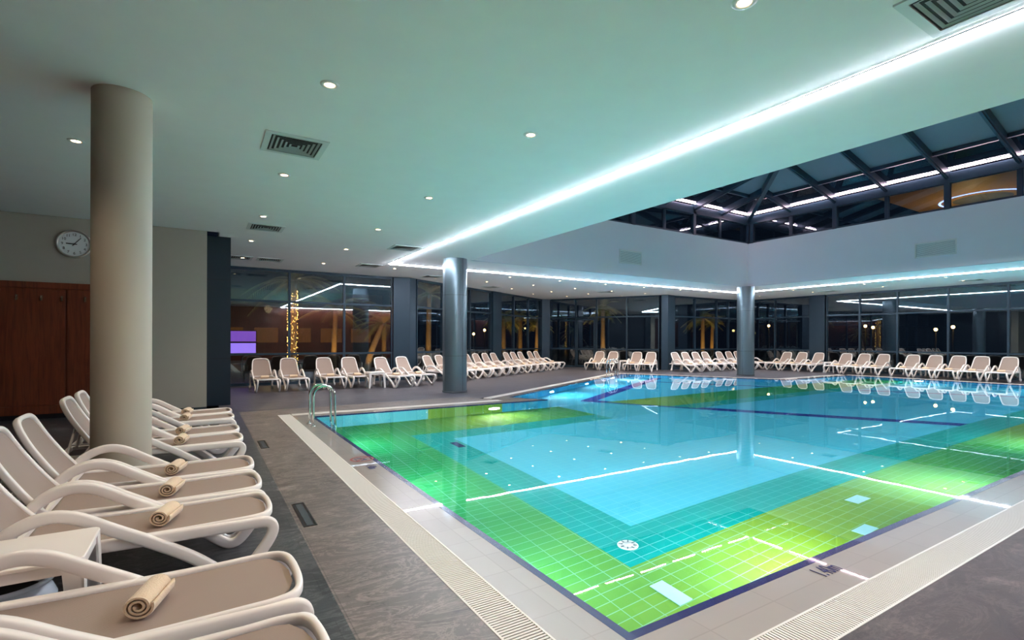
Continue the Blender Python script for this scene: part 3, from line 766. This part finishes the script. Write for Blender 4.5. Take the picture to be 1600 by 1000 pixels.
# ------------------------------------------------------------------ vents
def vent(x, y, label, w=.72, d=.72, rz=0.0):
    r = empty('ceiling_vent', (x, y, H), rz); tag(r, label, 'vent', 'square ceiling air vents')
    m = MB(); hw, hd = w/2, d/2
    for lo, hi in (((-hw, -hd), (hw, -hd+.07)), ((-hw, hd-.07), (hw, hd)), ((-hw, -hd+.07), (-hw+.07, hd-.07)), ((hw-.07, -hd+.07), (hw, hd-.07))): m.box((lo[0], lo[1], -.016), (hi[0], hi[1], .0))
    m.build('frame', MAT['vent'], r)
    m = MB(); m.box((-hw+.06, -hd+.06, -.003), (hw-.06, hd-.06, -.001)); m.build('cavity', MAT['ventdark'], r)
    m = MB(); k = 0; s = hw-.09
    while s > .03:
        e = .026
        for a, b, n in (((-s, -s), (s, -s), (0, 1)), ((s, -s), (s, s), (-1, 0)), ((s, s), (-s, s), (0, -1)), ((-s, s), (-s, -s), (1, 0))):
            vs = [(a[0], a[1], -.014), (b[0], b[1], -.014), (b[0]+n[0]*e-(1 if b[0] > 0 else -1)*(e if n[0] == 0 else 0), b[1]+n[1]*e-(1 if b[1] > 0 else -1)*(e if n[1] == 0 else 0), -.006),
                  (a[0]+n[0]*e-(1 if a[0] > 0 else -1)*(e if n[0] == 0 else 0), a[1]+n[1]*e-(1 if a[1] > 0 else -1)*(e if n[1] == 0 else 0), -.006)]
            m.add(vs, [(0,1,2,3), (3,2,1,0)])
        s -= .052
    m.build('louvre', MAT['vent'], r)
vent(1.0, 6.93, 'large square louvred ceiling vent right of the greige column')
vent(1.2, 12.35, 'square louvred ceiling vent near the dark corner pillar')
vent(1.8, 17.3, 'square ceiling vent just inside the left windows')
vent(.95, 17.3, 'square ceiling vent beside the dark corner pillar top, partly hidden')
vent(4.63, 13.1, 'square ceiling vent beside the strip corner, nearer one')
vent(4.75, 16.85, 'square ceiling vent beyond the ceiling strip corner')
vent(7.65, 18.45, 'square ceiling vent behind the left steel column top')
vent(4.68, 1.34, 'large square louvred vent at the top right of the ceiling')
vent(11.5, 20.6, 'small looking ceiling vent above the left lounger row', rz=PI/6)
vent(17.6, 19.5, 'ceiling vent in front of the far glass corner', rz=PI/6)
vent(26.5, 7.6, 'ceiling vent above the right lounger row, nearer one'); vent(26.5, 13.1, 'ceiling vent above the right lounger row, farther one')
def sidevent(loc, rz, w, h, label):
    r = empty('wall_vent', loc, rz); tag(r, label, 'vent', 'wall vents below the skylight')
    m = MB()
    for lo, hi in (((-w/2, -h/2), (w/2, -h/2+.04)), ((-w/2, h/2-.04), (w/2, h/2)), ((-w/2, -h/2), (-w/2+.04, h/2)), ((w/2-.04, -h/2), (w/2, h/2))): m.box((lo[0], -.02, lo[1]), (hi[0], 0, hi[1]))
    m.build('frame', MAT['vent'], r)
    m = MB(); m.box((-w/2+.03, -.004, -h/2+.03), (w/2-.03, -.001, h/2-.03)); m.build('cavity', MAT['ventdark'], r)
    m = MB(); n = 14
    for k in range(n):
        z = -h/2+.05+(h-.1)*k/(n-1); m.bar((-w/2+.03, -.010, z), (w/2-.03, -.010, z), .004, .024, upv=(0, -.35, 1))
    m.build('louvre', MAT['vent'], r)
sidevent((13.98, 14.1, 4.77), 0, 1.16, .52, 'louvred wall vent on the far parapet')
sidevent((21.4, 7.15, 4.77), -PI/2, 1.16, .52, 'louvred wall vent on the right parapet')

# ------------------------------------------------------------------ lounger prototype (faces +x, origin on the floor)
def rr(w, h, r=.012, n=3):
    out = []
    for cxx, cyy, a0 in ((w/2-r, h/2-r, 0), (-w/2+r, h/2-r, PI/2), (-w/2+r, -h/2+r, PI), (w/2-r, -h/2+r, 1.5*PI)):
        for k in range(n): a = a0+PI/2*k/(n-1); out.append((cxx+r*math.cos(a), cyy+r*math.sin(a)))
    return out
HX, HZ = -.52, .405            # back hinge
TX, TZ = -.86, .955            # back top
def make_lounger():
    root = empty('sun_lounger')
    ctrl = [(-.70,.06,.315),(-.685,.2,.32),(-.62,.40,.325),(-.52,.525,.33),(-.38,.588,.33),(-.24,.57,.33),(-.06,.465,.33),(.14,.345,.325),(.32,.225,.32),(.44,.125,.315),(.52,.055,.33),(.575,.032,.325),(.635,.055,.32),
            (.71,.145,.315),(.775,.235,.31),(.80,.30,.305),(.782,.345,.302),(.72,.36,.30),(.5,.362,.30),(.1,.366,.30),(-.3,.374,.30),(-.60,.385,.30)]
    for s in (-1, 1):
        m = MB(); path = catmull([(x, s*y, z) for x, z, y in ctrl], 5)
        m.sweep(path, rr(.05, .072, .015), upv=(0, 1, 0)); m.build('side_frame', MAT['plastic'], root)
    # seat frame: U-shaped rim round the sling
    z0 = lambda x: .385-.012*math.sin(max(0, min(1, (x+.55)/1.3))*PI)+.01*max(0, -x)
    loop = [(-.56, -.285)]+[(x, -.285) for x in (-.3, 0, .3, .55, .66)]+[(.745, -.262), (.785, -.20), (.80, -.1), (.803, 0), (.80, .1), (.785, .20), (.745, .262)]+[(x, .285) for x in (.66, .55, .3, 0, -.3)]+[(-.56, .285)]
    m = MB(); m.sweep(catmull([(x, y, z0(x)+.004) for x, y in loop], 3), rr(.05, .034, .012), upv=(0, 0, 1)); 
    m.build('seat_frame', MAT['plastic'], root)
    m = MB(); xs_ = [-.56+.10*k for k in range(13)]+[.70, .745, .775]
    n = 9; vs = []; 
    for x in xs_:
        hw = .262 if x < .62 else .262*math.sqrt(max(0, 1-((x-.62)/.165)**2))*.35+.262*.65*(1-((x-.62)/.165)**4)
        for k in range(n):
            y = hw*(2*k/(n-1)-1); vs.append((x, y, z0(x)+.010-.016*(1-(y/.27)**2)))
    fs = [(i*n+k, (i+1)*n+k, (i+1)*n+k+1, i*n+k+1) for i in range(len(xs_)-1) for k in range(n-1)]
    b_ = len(vs); vs += [(x, y, z-.006) for x, y, z in vs]; fs += [tuple(b_+q for q in f[::-1]) for f in list(fs)]
    m.add(vs, fs, True); m.build('seat_sling', MAT['sling'], root)
    # backrest
    d = Vector((TX-HX, 0, TZ-HZ)); L = d.length; d.normalize(); nb_ = Vector((d.z, 0, -d.x))
    def bp(t, y, o=0.0):
        bow = .022*math.sin(PI*t/L)-.05*max(0, (t/L-.75))**1.5
        p = Vector((HX, 0, HZ))+d*t-nb_*(bow-o); return (p.x, y, p.z)
    hw_ = lambda t: .285-.045*(t/L)
    lp = [(0, -hw_(0)), (.2, -hw_(.2)), (.4, -hw_(.4)), (L-.12, -hw_(L)), (L-.035, -hw_(L)+.03), (L-.004, -.13), (L, 0), (L-.004, .13), (L-.035, hw_(L)-.03), (L-.12, hw_(L)), (.4, hw_(.4)), (.2, hw_(.2)), (0, hw_(0))]
    m = MB(); m.sweep(catmull([bp(t, y) for t, y in lp], 4), rr(.048, .036, .012), upv=tuple(nb_))
    m.bar(bp(.01, -hw_(0)), bp(.01, hw_(0)), .03, .03)
    bf = m.build('back_frame', MAT['plastic'], root)
    m = MB(); ts = [L*k/12 for k in range(12)]+[L-.035, L-.015]; vs = []
    for t in ts:
        w_ = hw_(t)-.02 if t < L-.13 else (hw_(L)-.02)*(1-.42*((t-(L-.13))/.115)**2.5)
        for k in range(n): y = w_*(2*k/(n-1)-1); vs.append(bp(t, y, -.012+.012*abs(y/.26)**2+.010))
    fs = [(i*n+k, i*n+k+1, (i+1)*n+k+1, (i+1)*n+k) for i in range(len(ts)-1) for k in range(n-1)]
    b_ = len(vs); vs += [tuple(Vector(v)-nb_*.006) for v in vs]; fs += [tuple(b_+q for q in f[::-1]) for f in list(fs)]
    m.add(vs, fs, True); m.build('back_sling', MAT['sling'], root)
    for s in (-1, 1):
        m = MB(); m.tube([bp(L*.52, s*.20, -.03), (-.80, s*.24, .40), (-.79, s*.26, .385)], .013, 8); m.build('back_support', MAT['plastic'], root)
    m = MB(); m.bar((-.60, -.3, .375), (-.60, .3, .375), .04, .04); m.bar((-.60, -.3, .375), (-.86, -.29, .375), .04, .035); m.bar((-.60, .3, .375), (-.86, .29, .375), .04, .035); m.bar((-.86, -.31, .375), (-.86, .31, .375), .04, .04)
    m.build('rear_frame', MAT['plastic'], root)
    for s in (-1, 1):
        m = MB(); m.lathe([(0, -.02), (.055, -.02), (.06, -.012), (.06, .012), (.055, .02), (0, .02)], 18, (-.70, s*.335, .06), 'y'); m.build('wheel', MAT['plastic'], root)
    return root
LG = {'near': 'near row of loungers', 'left': 'loungers along the left windows', 'angled': 'loungers along the angled windows', 'back': 'loungers before the glazed door', 'far': 'loungers behind the far steel column', 'right': 'loungers along the right windows'}
LPROTO = [None]; TPROTO = [None]
def make_towel():
    root = empty('rolled_towel')
    m = MB(); turns, n = 2.6, 70; th = .010
    inner, outer = [], []
    for k in range(n+1):
        t = k/n; a = t*turns*2*PI; r = .012+.045*t
        for lst, rr_ in ((outer, r+th/2), (inner, r-th/2)):
            lst.append((rr_*math.cos(a+PI*.9)*1.08, rr_*math.sin(a+PI*.9)*.94))
    ring = outer+inner[::-1]; nn = len(ring); half = .115
    ysl = [-half, -half+.008, -.07, 0, .07, half-.008, half]
    vs = []
    for y in ysl:
        e = .96 if abs(y) == half else 1
        vs += [(x*e, y, z*e) for x, z in ring]
    fs = []
    for i in range(len(ysl)-1):
        for k in range(nn): fs.append((i*nn+k, i*nn+(k+1) % nn, (i+1)*nn+(k+1) % nn, (i+1)*nn+k))
    m.add(vs, fs, True); N = n+1
    for base, fl in ((0, False), ((len(ysl)-1)*nn, True)):
        for k in range(n):
            f = [b+base for b in (k, k+1, nn-2-k, nn-1-k)] if True else None
            off = len(m.v)-len(vs)
            f = tuple(off+q for q in (f[::-1] if fl else f)); m.f.append(list(f)); m.sm.append(False)
    o = m.build('towel_roll', MAT['towel'], root)
    return root
def lounger(x, y, rz, label, group, tlabel, tx=.19, ty=0.0, trz=0.0):
    if LPROTO[0] is None: LPROTO[0] = o = make_lounger()
    else: o = copy_tree(LPROTO[0])
    o.location = (x, y, 0); o.rotation_euler = (0, 0, rz); tag(o, label, 'sun lounger', group)
    if tlabel:
        if TPROTO[0] is None: TPROTO[0] = t = make_towel()
        else: t = copy_tree(TPROTO[0])
        c, s = math.cos(rz), math.sin(rz)
        t.location = (x+tx*c-ty*s, y+tx*s+ty*c, .432); t.rotation_euler = (0, 0, rz+trz); tag(t, tlabel, 'towel', 'rolled towels on '+group)
    return o
# near row: feet at x = .42, facing +x
near = [(2.08, 'white sun lounger at the bottom edge, cut off by the frame', None),
        (2.83, 'white taupe sling lounger in the foreground beside the side table, near side', 'large rolled beige towel on the foreground lounger in front of the side table'),
        (4.11, 'white taupe sling lounger just behind the side table', 'rolled beige towel on the lounger just behind the side table'),
        (4.84, 'white taupe sling lounger second behind the side table', 'rolled beige towel on the second lounger behind the side table'),
        (5.57, 'white taupe sling lounger directly in front of the greige column', 'rolled beige towel on the lounger in front of the greige column'),
        (7.08, 'white taupe sling lounger partly hidden directly behind the greige column', 'rolled beige towel on the lounger directly behind the greige column'),
        (7.80, 'white taupe sling lounger second behind the greige column', 'rolled beige towel on the second lounger behind the greige column'),
        (9.06, 'white taupe sling lounger next to last toward the clock wall', 'rolled beige towel on the next to last lounger of the near row'),
        (9.79, 'white taupe sling lounger nearest the clock wall', 'rolled beige towel on the lounger nearest the clock wall')]
for i, (y, lab, tl) in enumerate(near):
    lounger(-.38, y, 0, lab, LG['near'], tl, .18, 0, -.30 if i < 3 else random.uniform(-.3, -.1))
def ray(x, y):
    u = (x-800)/FPX; v = (HY-y)/FPX; c, s = math.cos(ROLL), math.sin(ROLL); u, v = u*c-v*s, u*s+v*c
    return u*math.cos(TH)+math.sin(TH), -u*math.sin(TH)+math.cos(TH)
# bearing of each lounger's backrest seen from the photographer, met with the line the backs stand on
def meet(px, p, d):
    X, Y = ray(px, 555); det = X*(-d[1])+d[0]*Y
    t = (p[0]*(-d[1])+d[0]*p[1])/det
    return X*t, Y*t
def row(pxs, p, d, rz, fmt, group, towels=True, tfmt=None, start=0, extra=0.0):
    for i, px in enumerate(pxs):
        bx, by = meet(px, p, d); r = rz
        x = bx-TX*math.cos(r); y = by-TX*math.sin(r)
        lounger(x, y, r, fmt % ORD[i+start], group, (tfmt % ORD[i+start]) if towels else None, .19, random.uniform(-.03, .03), random.uniform(-.12, .12))
row([407, 450, 505, 544], (0, 18.35), (1, 0), -PI/2+.05, 'white lounger facing the pool, %s from the dark pillar along the left windows', LG['left'], True, 'rolled towel on the %s lounger from the dark pillar')
aB = -PI/3
row([593, 626], (5.4, 17.72), (.94, .34), -PI/2+.27, 'white lounger %s from the left just before the blue pier, turned to the pool', LG['angled'], True, 'rolled towel on the %s lounger before the blue pier')
row([665, 684, 709, 726.5, 741.6, 756, 769, 788.7, 800, 811, 826, 836], (7.6, 18.85), (.875, .483), aB, 'white lounger %s from the left in the angled row by the windows', LG['angled'], True, 'rolled towel on the %s lounger of the angled row')
row([938, 959, 996, 1018], (20.55, 18.75), (.488, -.873), PI+PI/6, 'white lounger %s from the left in front of the glazed door', LG['back'], True, 'rolled towel on the %s lounger before the glazed door')
row([1053, 1069, 1085, 1100, 1122, 1137, 1150, 1163], (22, 18.2), (1, 0), -PI/2-.05, 'white lounger %s from the left in the group behind the far steel column', LG['far'], True, 'rolled towel on the %s lounger behind the far column')
row([1231, 1255, 1281, 1324, 1352, 1382, 1428, 1463, 1499, 1535, 1579], (27.8, 5), (0, 1), PI, 'white lounger %s from the left along the right windows', LG['right'], True, 'rolled towel on the %s lounger along the right windows')

# ------------------------------------------------------------------ side tables
SPROTO = [None]
def make_table():
    root = empty('side_table'); z = .50; hw, hd = .27, .25
    m = MB()
    pts = []
    for cxx, cyy, a0 in ((hw-.04, hd-.04, 0), (-hw+.04, hd-.04, PI/2), (-hw+.04, -hd+.04, PI), (hw-.04, -hd+.04, 1.5*PI)):
        for k in range(4): a = a0+PI/2*k/3; pts.append((cxx+.04*math.cos(a), cyy+.04*math.sin(a)))
    m.prism(pts, z, z+.022); m.build('table_top', MAT['plastic'], root, .006)
    m = MB()
    for s in (-1, 1):
        m.box((-hw+.03, s*(hd-.02)-.008, z-.05), (hw-.03, s*(hd-.02)+.008, z)); m.box((s*(hw-.02)-.008, -hd+.03, z-.05), (s*(hw-.02)+.008, hd-.03, z))
    m.build('apron', MAT['plastic'], root)
    for sx in (-1, 1):
        for sy in (-1, 1):
            m = MB(); xo, yo = sx*(hw-.004), sy*(hd-.004); w = .085
            # angle-shaped leg, tapering downward
            for (ax, ay, bx_, by_) in ((0, 0, -sx*w, 0), (0, 0, 0, -sy*w)):
                tz = .62
                a0 = Vector((xo, yo, z)); b0 = Vector((xo+bx_, yo+by_, z)); a1 = Vector((xo+sx*.015, yo+sy*.015, 0)); b1_ = a1+Vector((bx_*tz, by_*tz, 0))
                th_ = Vector((0, -sy*.012, 0)) if by_ == 0 else Vector((-sx*.012, 0, 0))
                m.add([a0, b0, b1_, a1, a0+th_, b0+th_, b1_+th_, a1+th_], [(0,1,2,3),(7,6,5,4),(0,4,5,1),(1,5,6,2),(2,6,7,3),(3,7,4,0)])
            m.build('leg', MAT['plastic'], root)
    return root
def table(x, y, rz, label):
    if SPROTO[0] is None: SPROTO[0] = o = make_table()
    else: o = copy_tree(SPROTO[0])
    o.location = (x, y, 0); o.rotation_euler = (0, 0, rz); tag(o, label, 'table', 'white resin side tables')
table(-.76, 3.47, 0, 'white resin side table between the foreground loungers')
table(4.93, 16.72, 0, 'white resin side table between left window loungers, below the tilted palm')
bx, by = meet(977, (20.1, 18.5), (.488, -.873)); table(bx, by, PI/6, 'white resin side table between loungers in front of the glazed door')
bx, by = meet(1299, (27.3, 5), (0, 1)); table(bx, by, 0, 'white resin side table between loungers along the right windows')
# pot beneath the foreground table
pt = empty('plant_pot', (-.85, 3.49, 0)); tag(pt, 'round glossy white pot under the foreground side table', 'pot')
m = MB(); m.lathe([(0, .0), (.13, 0), (.15, .02), (.195, .12), (.215, .21), (.21, .28), (.19, .325), (.182, .34), (.20, .36), (.213, .375), (.205, .388), (.18, .378), (.17, .35), (.16, .30)], 40); m.build('bowl', MAT['pot'], pt)
m = MB(); m.disc((0, 0, .31), .163); m.build('soil', MAT['soil'], pt)

# ------------------------------------------------------------------ pool ladders
def ladder(x, y, rz, label):
    root = empty('pool_ladder', (x, y, 0), rz); tag(root, label, 'ladder')
    for s in (-1, 1):
        m = MB(); yy = s*.19
        arc = [(.19-.19*math.cos(PI*k/10), yy, .55+.19*math.sin(PI*k/10)) for k in range(11)]
        m.tube([(0, yy, .0), (0, yy, .3)]+arc+[(.385, yy, .2), (.40, yy, -.15), (.40, yy, -.9)], .021, 12); r = m.build('rail', MAT['chrome'], root)
        m = MB(); m.lathe([(.021, .012), (.045, .008), (.045, 0)], 16, (0, yy, 0)); m.build('flange', MAT['chrome'], r)
    for z in (-.30, -.55, -.80):
        m = MB(); m.box((.36, -.19, z-.015), (.44, .19, z+.015)); m.build('step', MAT['chrome'], root)
ladder(1.75, 10.0, 0, 'chrome pool ladder at the near left pool corner')
lx, ly = meet(950, (15.4, 17.05), (.866, .5)); ladder(lx, ly, -PI/3, 'small chrome pool ladder at the far pool edge')

# ------------------------------------------------------------------ night outside
m = MB(); m.poly([(-40, -40), (90, -40), (90, 90), (-40, 90)], -.35, holes=[[(-8.3, -4.3), (28.8, -4.3), (28.8, 25.7), (-8.3, 25.7)]]); tag(m.build('ground', MAT['ground']), kind=ST)
def make_palm(hgt, lean, seed, nf=22, fl=1.9):
    rnd = random.Random(seed)
    root = empty('palm_tree')
    path = catmull([(0, 0, -.3), (lean*.3, 0, hgt*.4), (lean, 0, hgt)], 8)
    m = MB(); sc = [1.0-.35*i/(len(path)-1)+(.06 if i % 2 else 0) for i in range(len(path))]; m.tube(path, .16, 12, scale=sc); m.build('trunk', MAT['trunk'], root)
    m = MB()
    for k in range(nf):
        a = 2*PI*k/nf*2.4+rnd.uniform(-.2, .2); el = rnd.uniform(-.3, 1.2); Lf = fl*rnd.uniform(.8, 1.1)
        pts = []
        for i in range(9):
            t = i/8; r = Lf*t*math.cos(el*(1-t*.5)); z = Lf*(t*math.sin(el)-.55*t*t)
            pts.append(Vector((lean+r*math.cos(a), r*math.sin(a), hgt+z)))
        m.tube(pts, .016, 5, scale=[1-.8*i/8 for i in range(9)])
        side = Vector((-math.sin(a), math.cos(a), 0))
        for i in range(1, 9):
            for q in range(3):
                p = pts[i-1].lerp(pts[i], q/3); ll = .42*Lf/1.9*math.sin(PI*min(1, (i+q/3)/9.5))+.08; d = (pts[i]-pts[i-1]).normalized()
                for s in (-1, 1):
                    tip = p+side*s*ll*.8+d*ll*.6+Vector((0, 0, -.25*ll)); w_ = d*.022
                    m.add([p-w_, p+w_, tip], [(0, 1, 2)])
    m.build('crown', MAT['frond'], root)
    return root
def palm(px, dist_p, dist_d, h_, lean, seed, label, lit=70, fl=1.9, rz=0.0):
    x, y = meet(px, dist_p, dist_d)
    o = make_palm(h_, lean, seed, fl=fl); o.location = (x, y, 0); o.rotation_euler = (0, 0, rz); tag(o, label, 'palm', 'palms outside the windows')
    d = Vector((-x, -y, 0)).normalized(); sx_ = Vector((x, y, 0))+d*1.6
    spot('garden_uplight', (sx_.x, sx_.y, .1), (x+lean*.7*math.cos(rz), y+lean*.7*math.sin(rz), h_*.95), lit*.45, (1, .50, .12), 1.3, .5, .06)
    return x, y
LA = ((0, 22.3), (1, 0)); LB = ((7.3, 22.6), (.875, .483)); LC = ((19.5, 27.0), (.488, -.873)); LD = ((22, 22.5), (1, 0)); LE = ((31.5, 5), (0, 1))
fx, fy = palm(457, *LA, 4.0, .05, 1, 'tall palm wound with amber fairy lights behind the left windows', 120, 1.9)
palm(521, (0, 27), (1, 0), 3.1, .1, 2, 'bushy palm glowing yellow behind the second left window', 260, 1.9)
palm(570, (0, 22.2), (1, 0), 2.3, .8, 3, 'leaning slender palm trunk behind the third left window', 200, 1.3)
palm(600, (0, 29.8), (1, 0), 3.2, .0, 4, 'farther dark palm behind the third left window', 120, 2.0)
palm(669, *LB, 3.9, .05, 5, 'lit palm trunk left of the left steel column', 170, 1.6)
palm(787, *LB, 3.1, .0, 6, 'palm trunk behind the window right of the left column', 90, 1.4)
palm(813, *LB, 3.2, .0, 7, 'dim palm behind the narrow window of the angled wall', 110, 1.4)
palm(838, *LB, 2.9, .1, 8, 'brightly lit palm near the far left glass corner', 260, 1.3)
palm(942, *LC, 3.6, .0, 9, 'lit palm trunk right of the glazed door', 200, 1.4)
palm(1098, *LD, 3.2, .0, 10, 'first lit palm behind the windows left of the far column', 220, 1.4)
palm(1112, (22, 26.6), (1, 0), 3.2, .1, 11, 'second lit palm trunk closest to the far column', 240, 1.2)
m = MB(); rnd = random.Random(3)
for k in range(260):
    z = rnd.uniform(.2, 3.7); a = rnd.uniform(0, 2*PI); r = .19+.02*rnd.random()
    c = (fx+r*math.cos(a), fy+r*math.sin(a), z); s = .011
    m.add([(c[0]-s,c[1],c[2]),(c[0],c[1]-s,c[2]),(c[0]+s,c[1],c[2]),(c[0],c[1]+s,c[2]),(c[0],c[1],c[2]+s),(c[0],c[1],c[2]-s)], [(0,1,4),(1,2,4),(2,3,4),(3,0,4),(1,0,5),(2,1,5),(3,2,5),(0,3,5)])
tag(m.build('string_lights', MAT['fairy']), 'amber string lights wound round the palm behind the left windows', 'string lights', kind='stuff')
# neighbouring restaurant facade with a purple screen
fb = empty('restaurant_facade', (3.5, 34.0, 0)); tag(fb, 'brown lit restaurant facade beyond the left windows', 'building')
m = MB(); m.box((-7, 0, -.3), (7, .4, 4.6)); m.build('wall', MAT['brownwall'], fb)
for k in range(6):
    m = MB(); x = -4.6+k*1.9; m.box((x, -.05, 1.4), (x+1.3, -.01, 2.3)); m.build('window', MAT['warmwin'], fb)
m = MB(); m.box((-7, -.6, 3.6), (7, 0, 3.75)); m.build('canopy', MAT['brownwall'], fb)
sc_ = empty('video_screen', (1.72, 28.6, 0)); tag(sc_, 'glowing purple video screen seen through the leftmost window', 'screen')
m = MB(); m.box((-.62, 0, 1.48), (.62, .06, 2.0)); m.build('display', MAT['screen'], sc_)
m = MB(); m.box((-.62, 0, .9), (.62, .06, 1.40)); m.build('display', emis('bright_violet_screen', (.42, .22, .95, 1), .55), sc_)
m = MB(); m.box((-.66, .02, .86), (.66, .09, 2.04)); m.box((-.05, .03, -.3), (.05, .08, .9)); m.build('stand', MAT['black'], sc_)
point('restaurant_light', (3, 29.5, 3.2), 14, (1, .55, .22), .2)
# lantern posts out in the garden
def lantern(px, py, p, d, label):
    X, Y = ray(px, py); bx, by = meet(px, p, d); t = bx/X; z = EYE+(HY-py)/FPX*t
    r = empty('garden_lantern', (bx, by, 0)); tag(r, label, 'lantern', 'garden lanterns')
    m = MB(); m.tube([(0, 0, -.3), (0, 0, z-.16)], .04, 8); m.build('post', MAT['black'], r)
    m = MB(); m.lathe([(0, -.10), (.06, -.085), (.10, 0), (.06, .085), (0, .10)], 14, (0, 0, z)); m.build('globe', MAT['lantern'], r)
lantern(740, 522, (10, 34), (1, 0), 'amber garden lantern right of the left steel column, lower one'); lantern(757, 516, (10, 33), (1, 0), 'amber garden lantern right of the left steel column, upper one')
lantern(1201, 508, (40, 5), (0, 1), 'amber garden lantern just right of the far column'); lantern(1352, 508, (39, 5), (0, 1), 'amber garden lantern pair behind the right windows, left one')
lantern(1364, 510, (39, 5), (0, 1), 'amber garden lantern pair behind the right windows, right one'); lantern(1462, 513, (38, 5), (0, 1), 'amber garden lantern behind the fourth right window')
lantern(1489, 509, (38, 5), (0, 1), 'amber garden lantern beside the right window mullion')
# upper lounge seen through the clerestory
ul = empty('upper_lounge_ceiling', (31, 8.2, 9.2)); tag(ul, 'amber lit upper lounge ceiling with round recess seen through the skylight windows', 'ceiling')
m = MB(); m.box((-1, -1.4, 0), (12, 4.6, .2)); m.build('slab', MAT['loungeceil'], ul)
m = MB(); ring2(m, 1.7, 1.8, -.02); m.xform(Matrix.Translation((4.4, 1.6, 0))); m.build('blue_cove', MAT['blueled'], ul)
m = MB(); m.disc((4.4, 1.6, -.012), 1.2, 32, -1); m.build('recess', MAT['roofgrey'], ul)
point('upper_lounge_light', (34.5, 10, 7.4), 60, (1, .6, .25), .2)
um = empty('folded_parasol', (25.2, 5.4, 6.0)); tag(um, 'dark closed parasol outside the right skylight windows', 'parasol')
m = MB(); m.lathe([(.02, 1.6), (.16, 1.2), (.26, .5), (.22, .35)], 14); m.build('canopy', MAT['umbrella'], um)
m = MB(); m.tube([(0, 0, -1.5), (0, 0, 1.65)], .03, 8); m.build('pole', MAT['black'], um)

# ------------------------------------------------------------------ underwater lamps on the near walls
UW = 38
for x in (4.6, 8.5, 12.5, 17, 21.5): area('underwater_lamp', (x, 2.06, -.75), (x, 8, -0.55), UW*.85, (.86, .97, 1), .3)
for y in (3.8, 6.5, 9.2): area('underwater_lamp', (2.04, y, -.75), (8, y, -0.55), UW*.4, (.86, .97, 1), .3)
for x in (6.25,): area('underwater_lamp', (x, 11.01, -.75), (x, 6, -0.55), UW*.6, (.86, .97, 1), .3)
for k in range(3):
    p = lerp((7.35, 12.05), (16.9, 17.56), .25+.3*k); area('underwater_lamp', (p[0]+.025, p[1]-.04, -.75), (p[0]+3, p[1]-5.2, -0.55), UW*1.1, (.86, .97, 1), .3)
for y in (4.5, 9): area('underwater_lamp', (25.36, y, -.75), (20, y, -0.55), UW*1.4, (.86, .97, 1), .3)

# ------------------------------------------------------------------ view
vs_ = SC.view_settings; vs_.view_transform = 'Standard'; vs_.look = 'None'; vs_.exposure = 1.45; vs_.gamma = 1.0; vs_.use_curve_mapping = False
SC.cycles.sample_clamp_indirect = 6.0
SC.cycles.max_bounces = 12; SC.cycles.diffuse_bounces = 6; SC.cycles.glossy_bounces = 5; SC.cycles.transmission_bounces = 8; SC.cycles.transparent_max_bounces = 24
SC.cycles.use_denoising = True
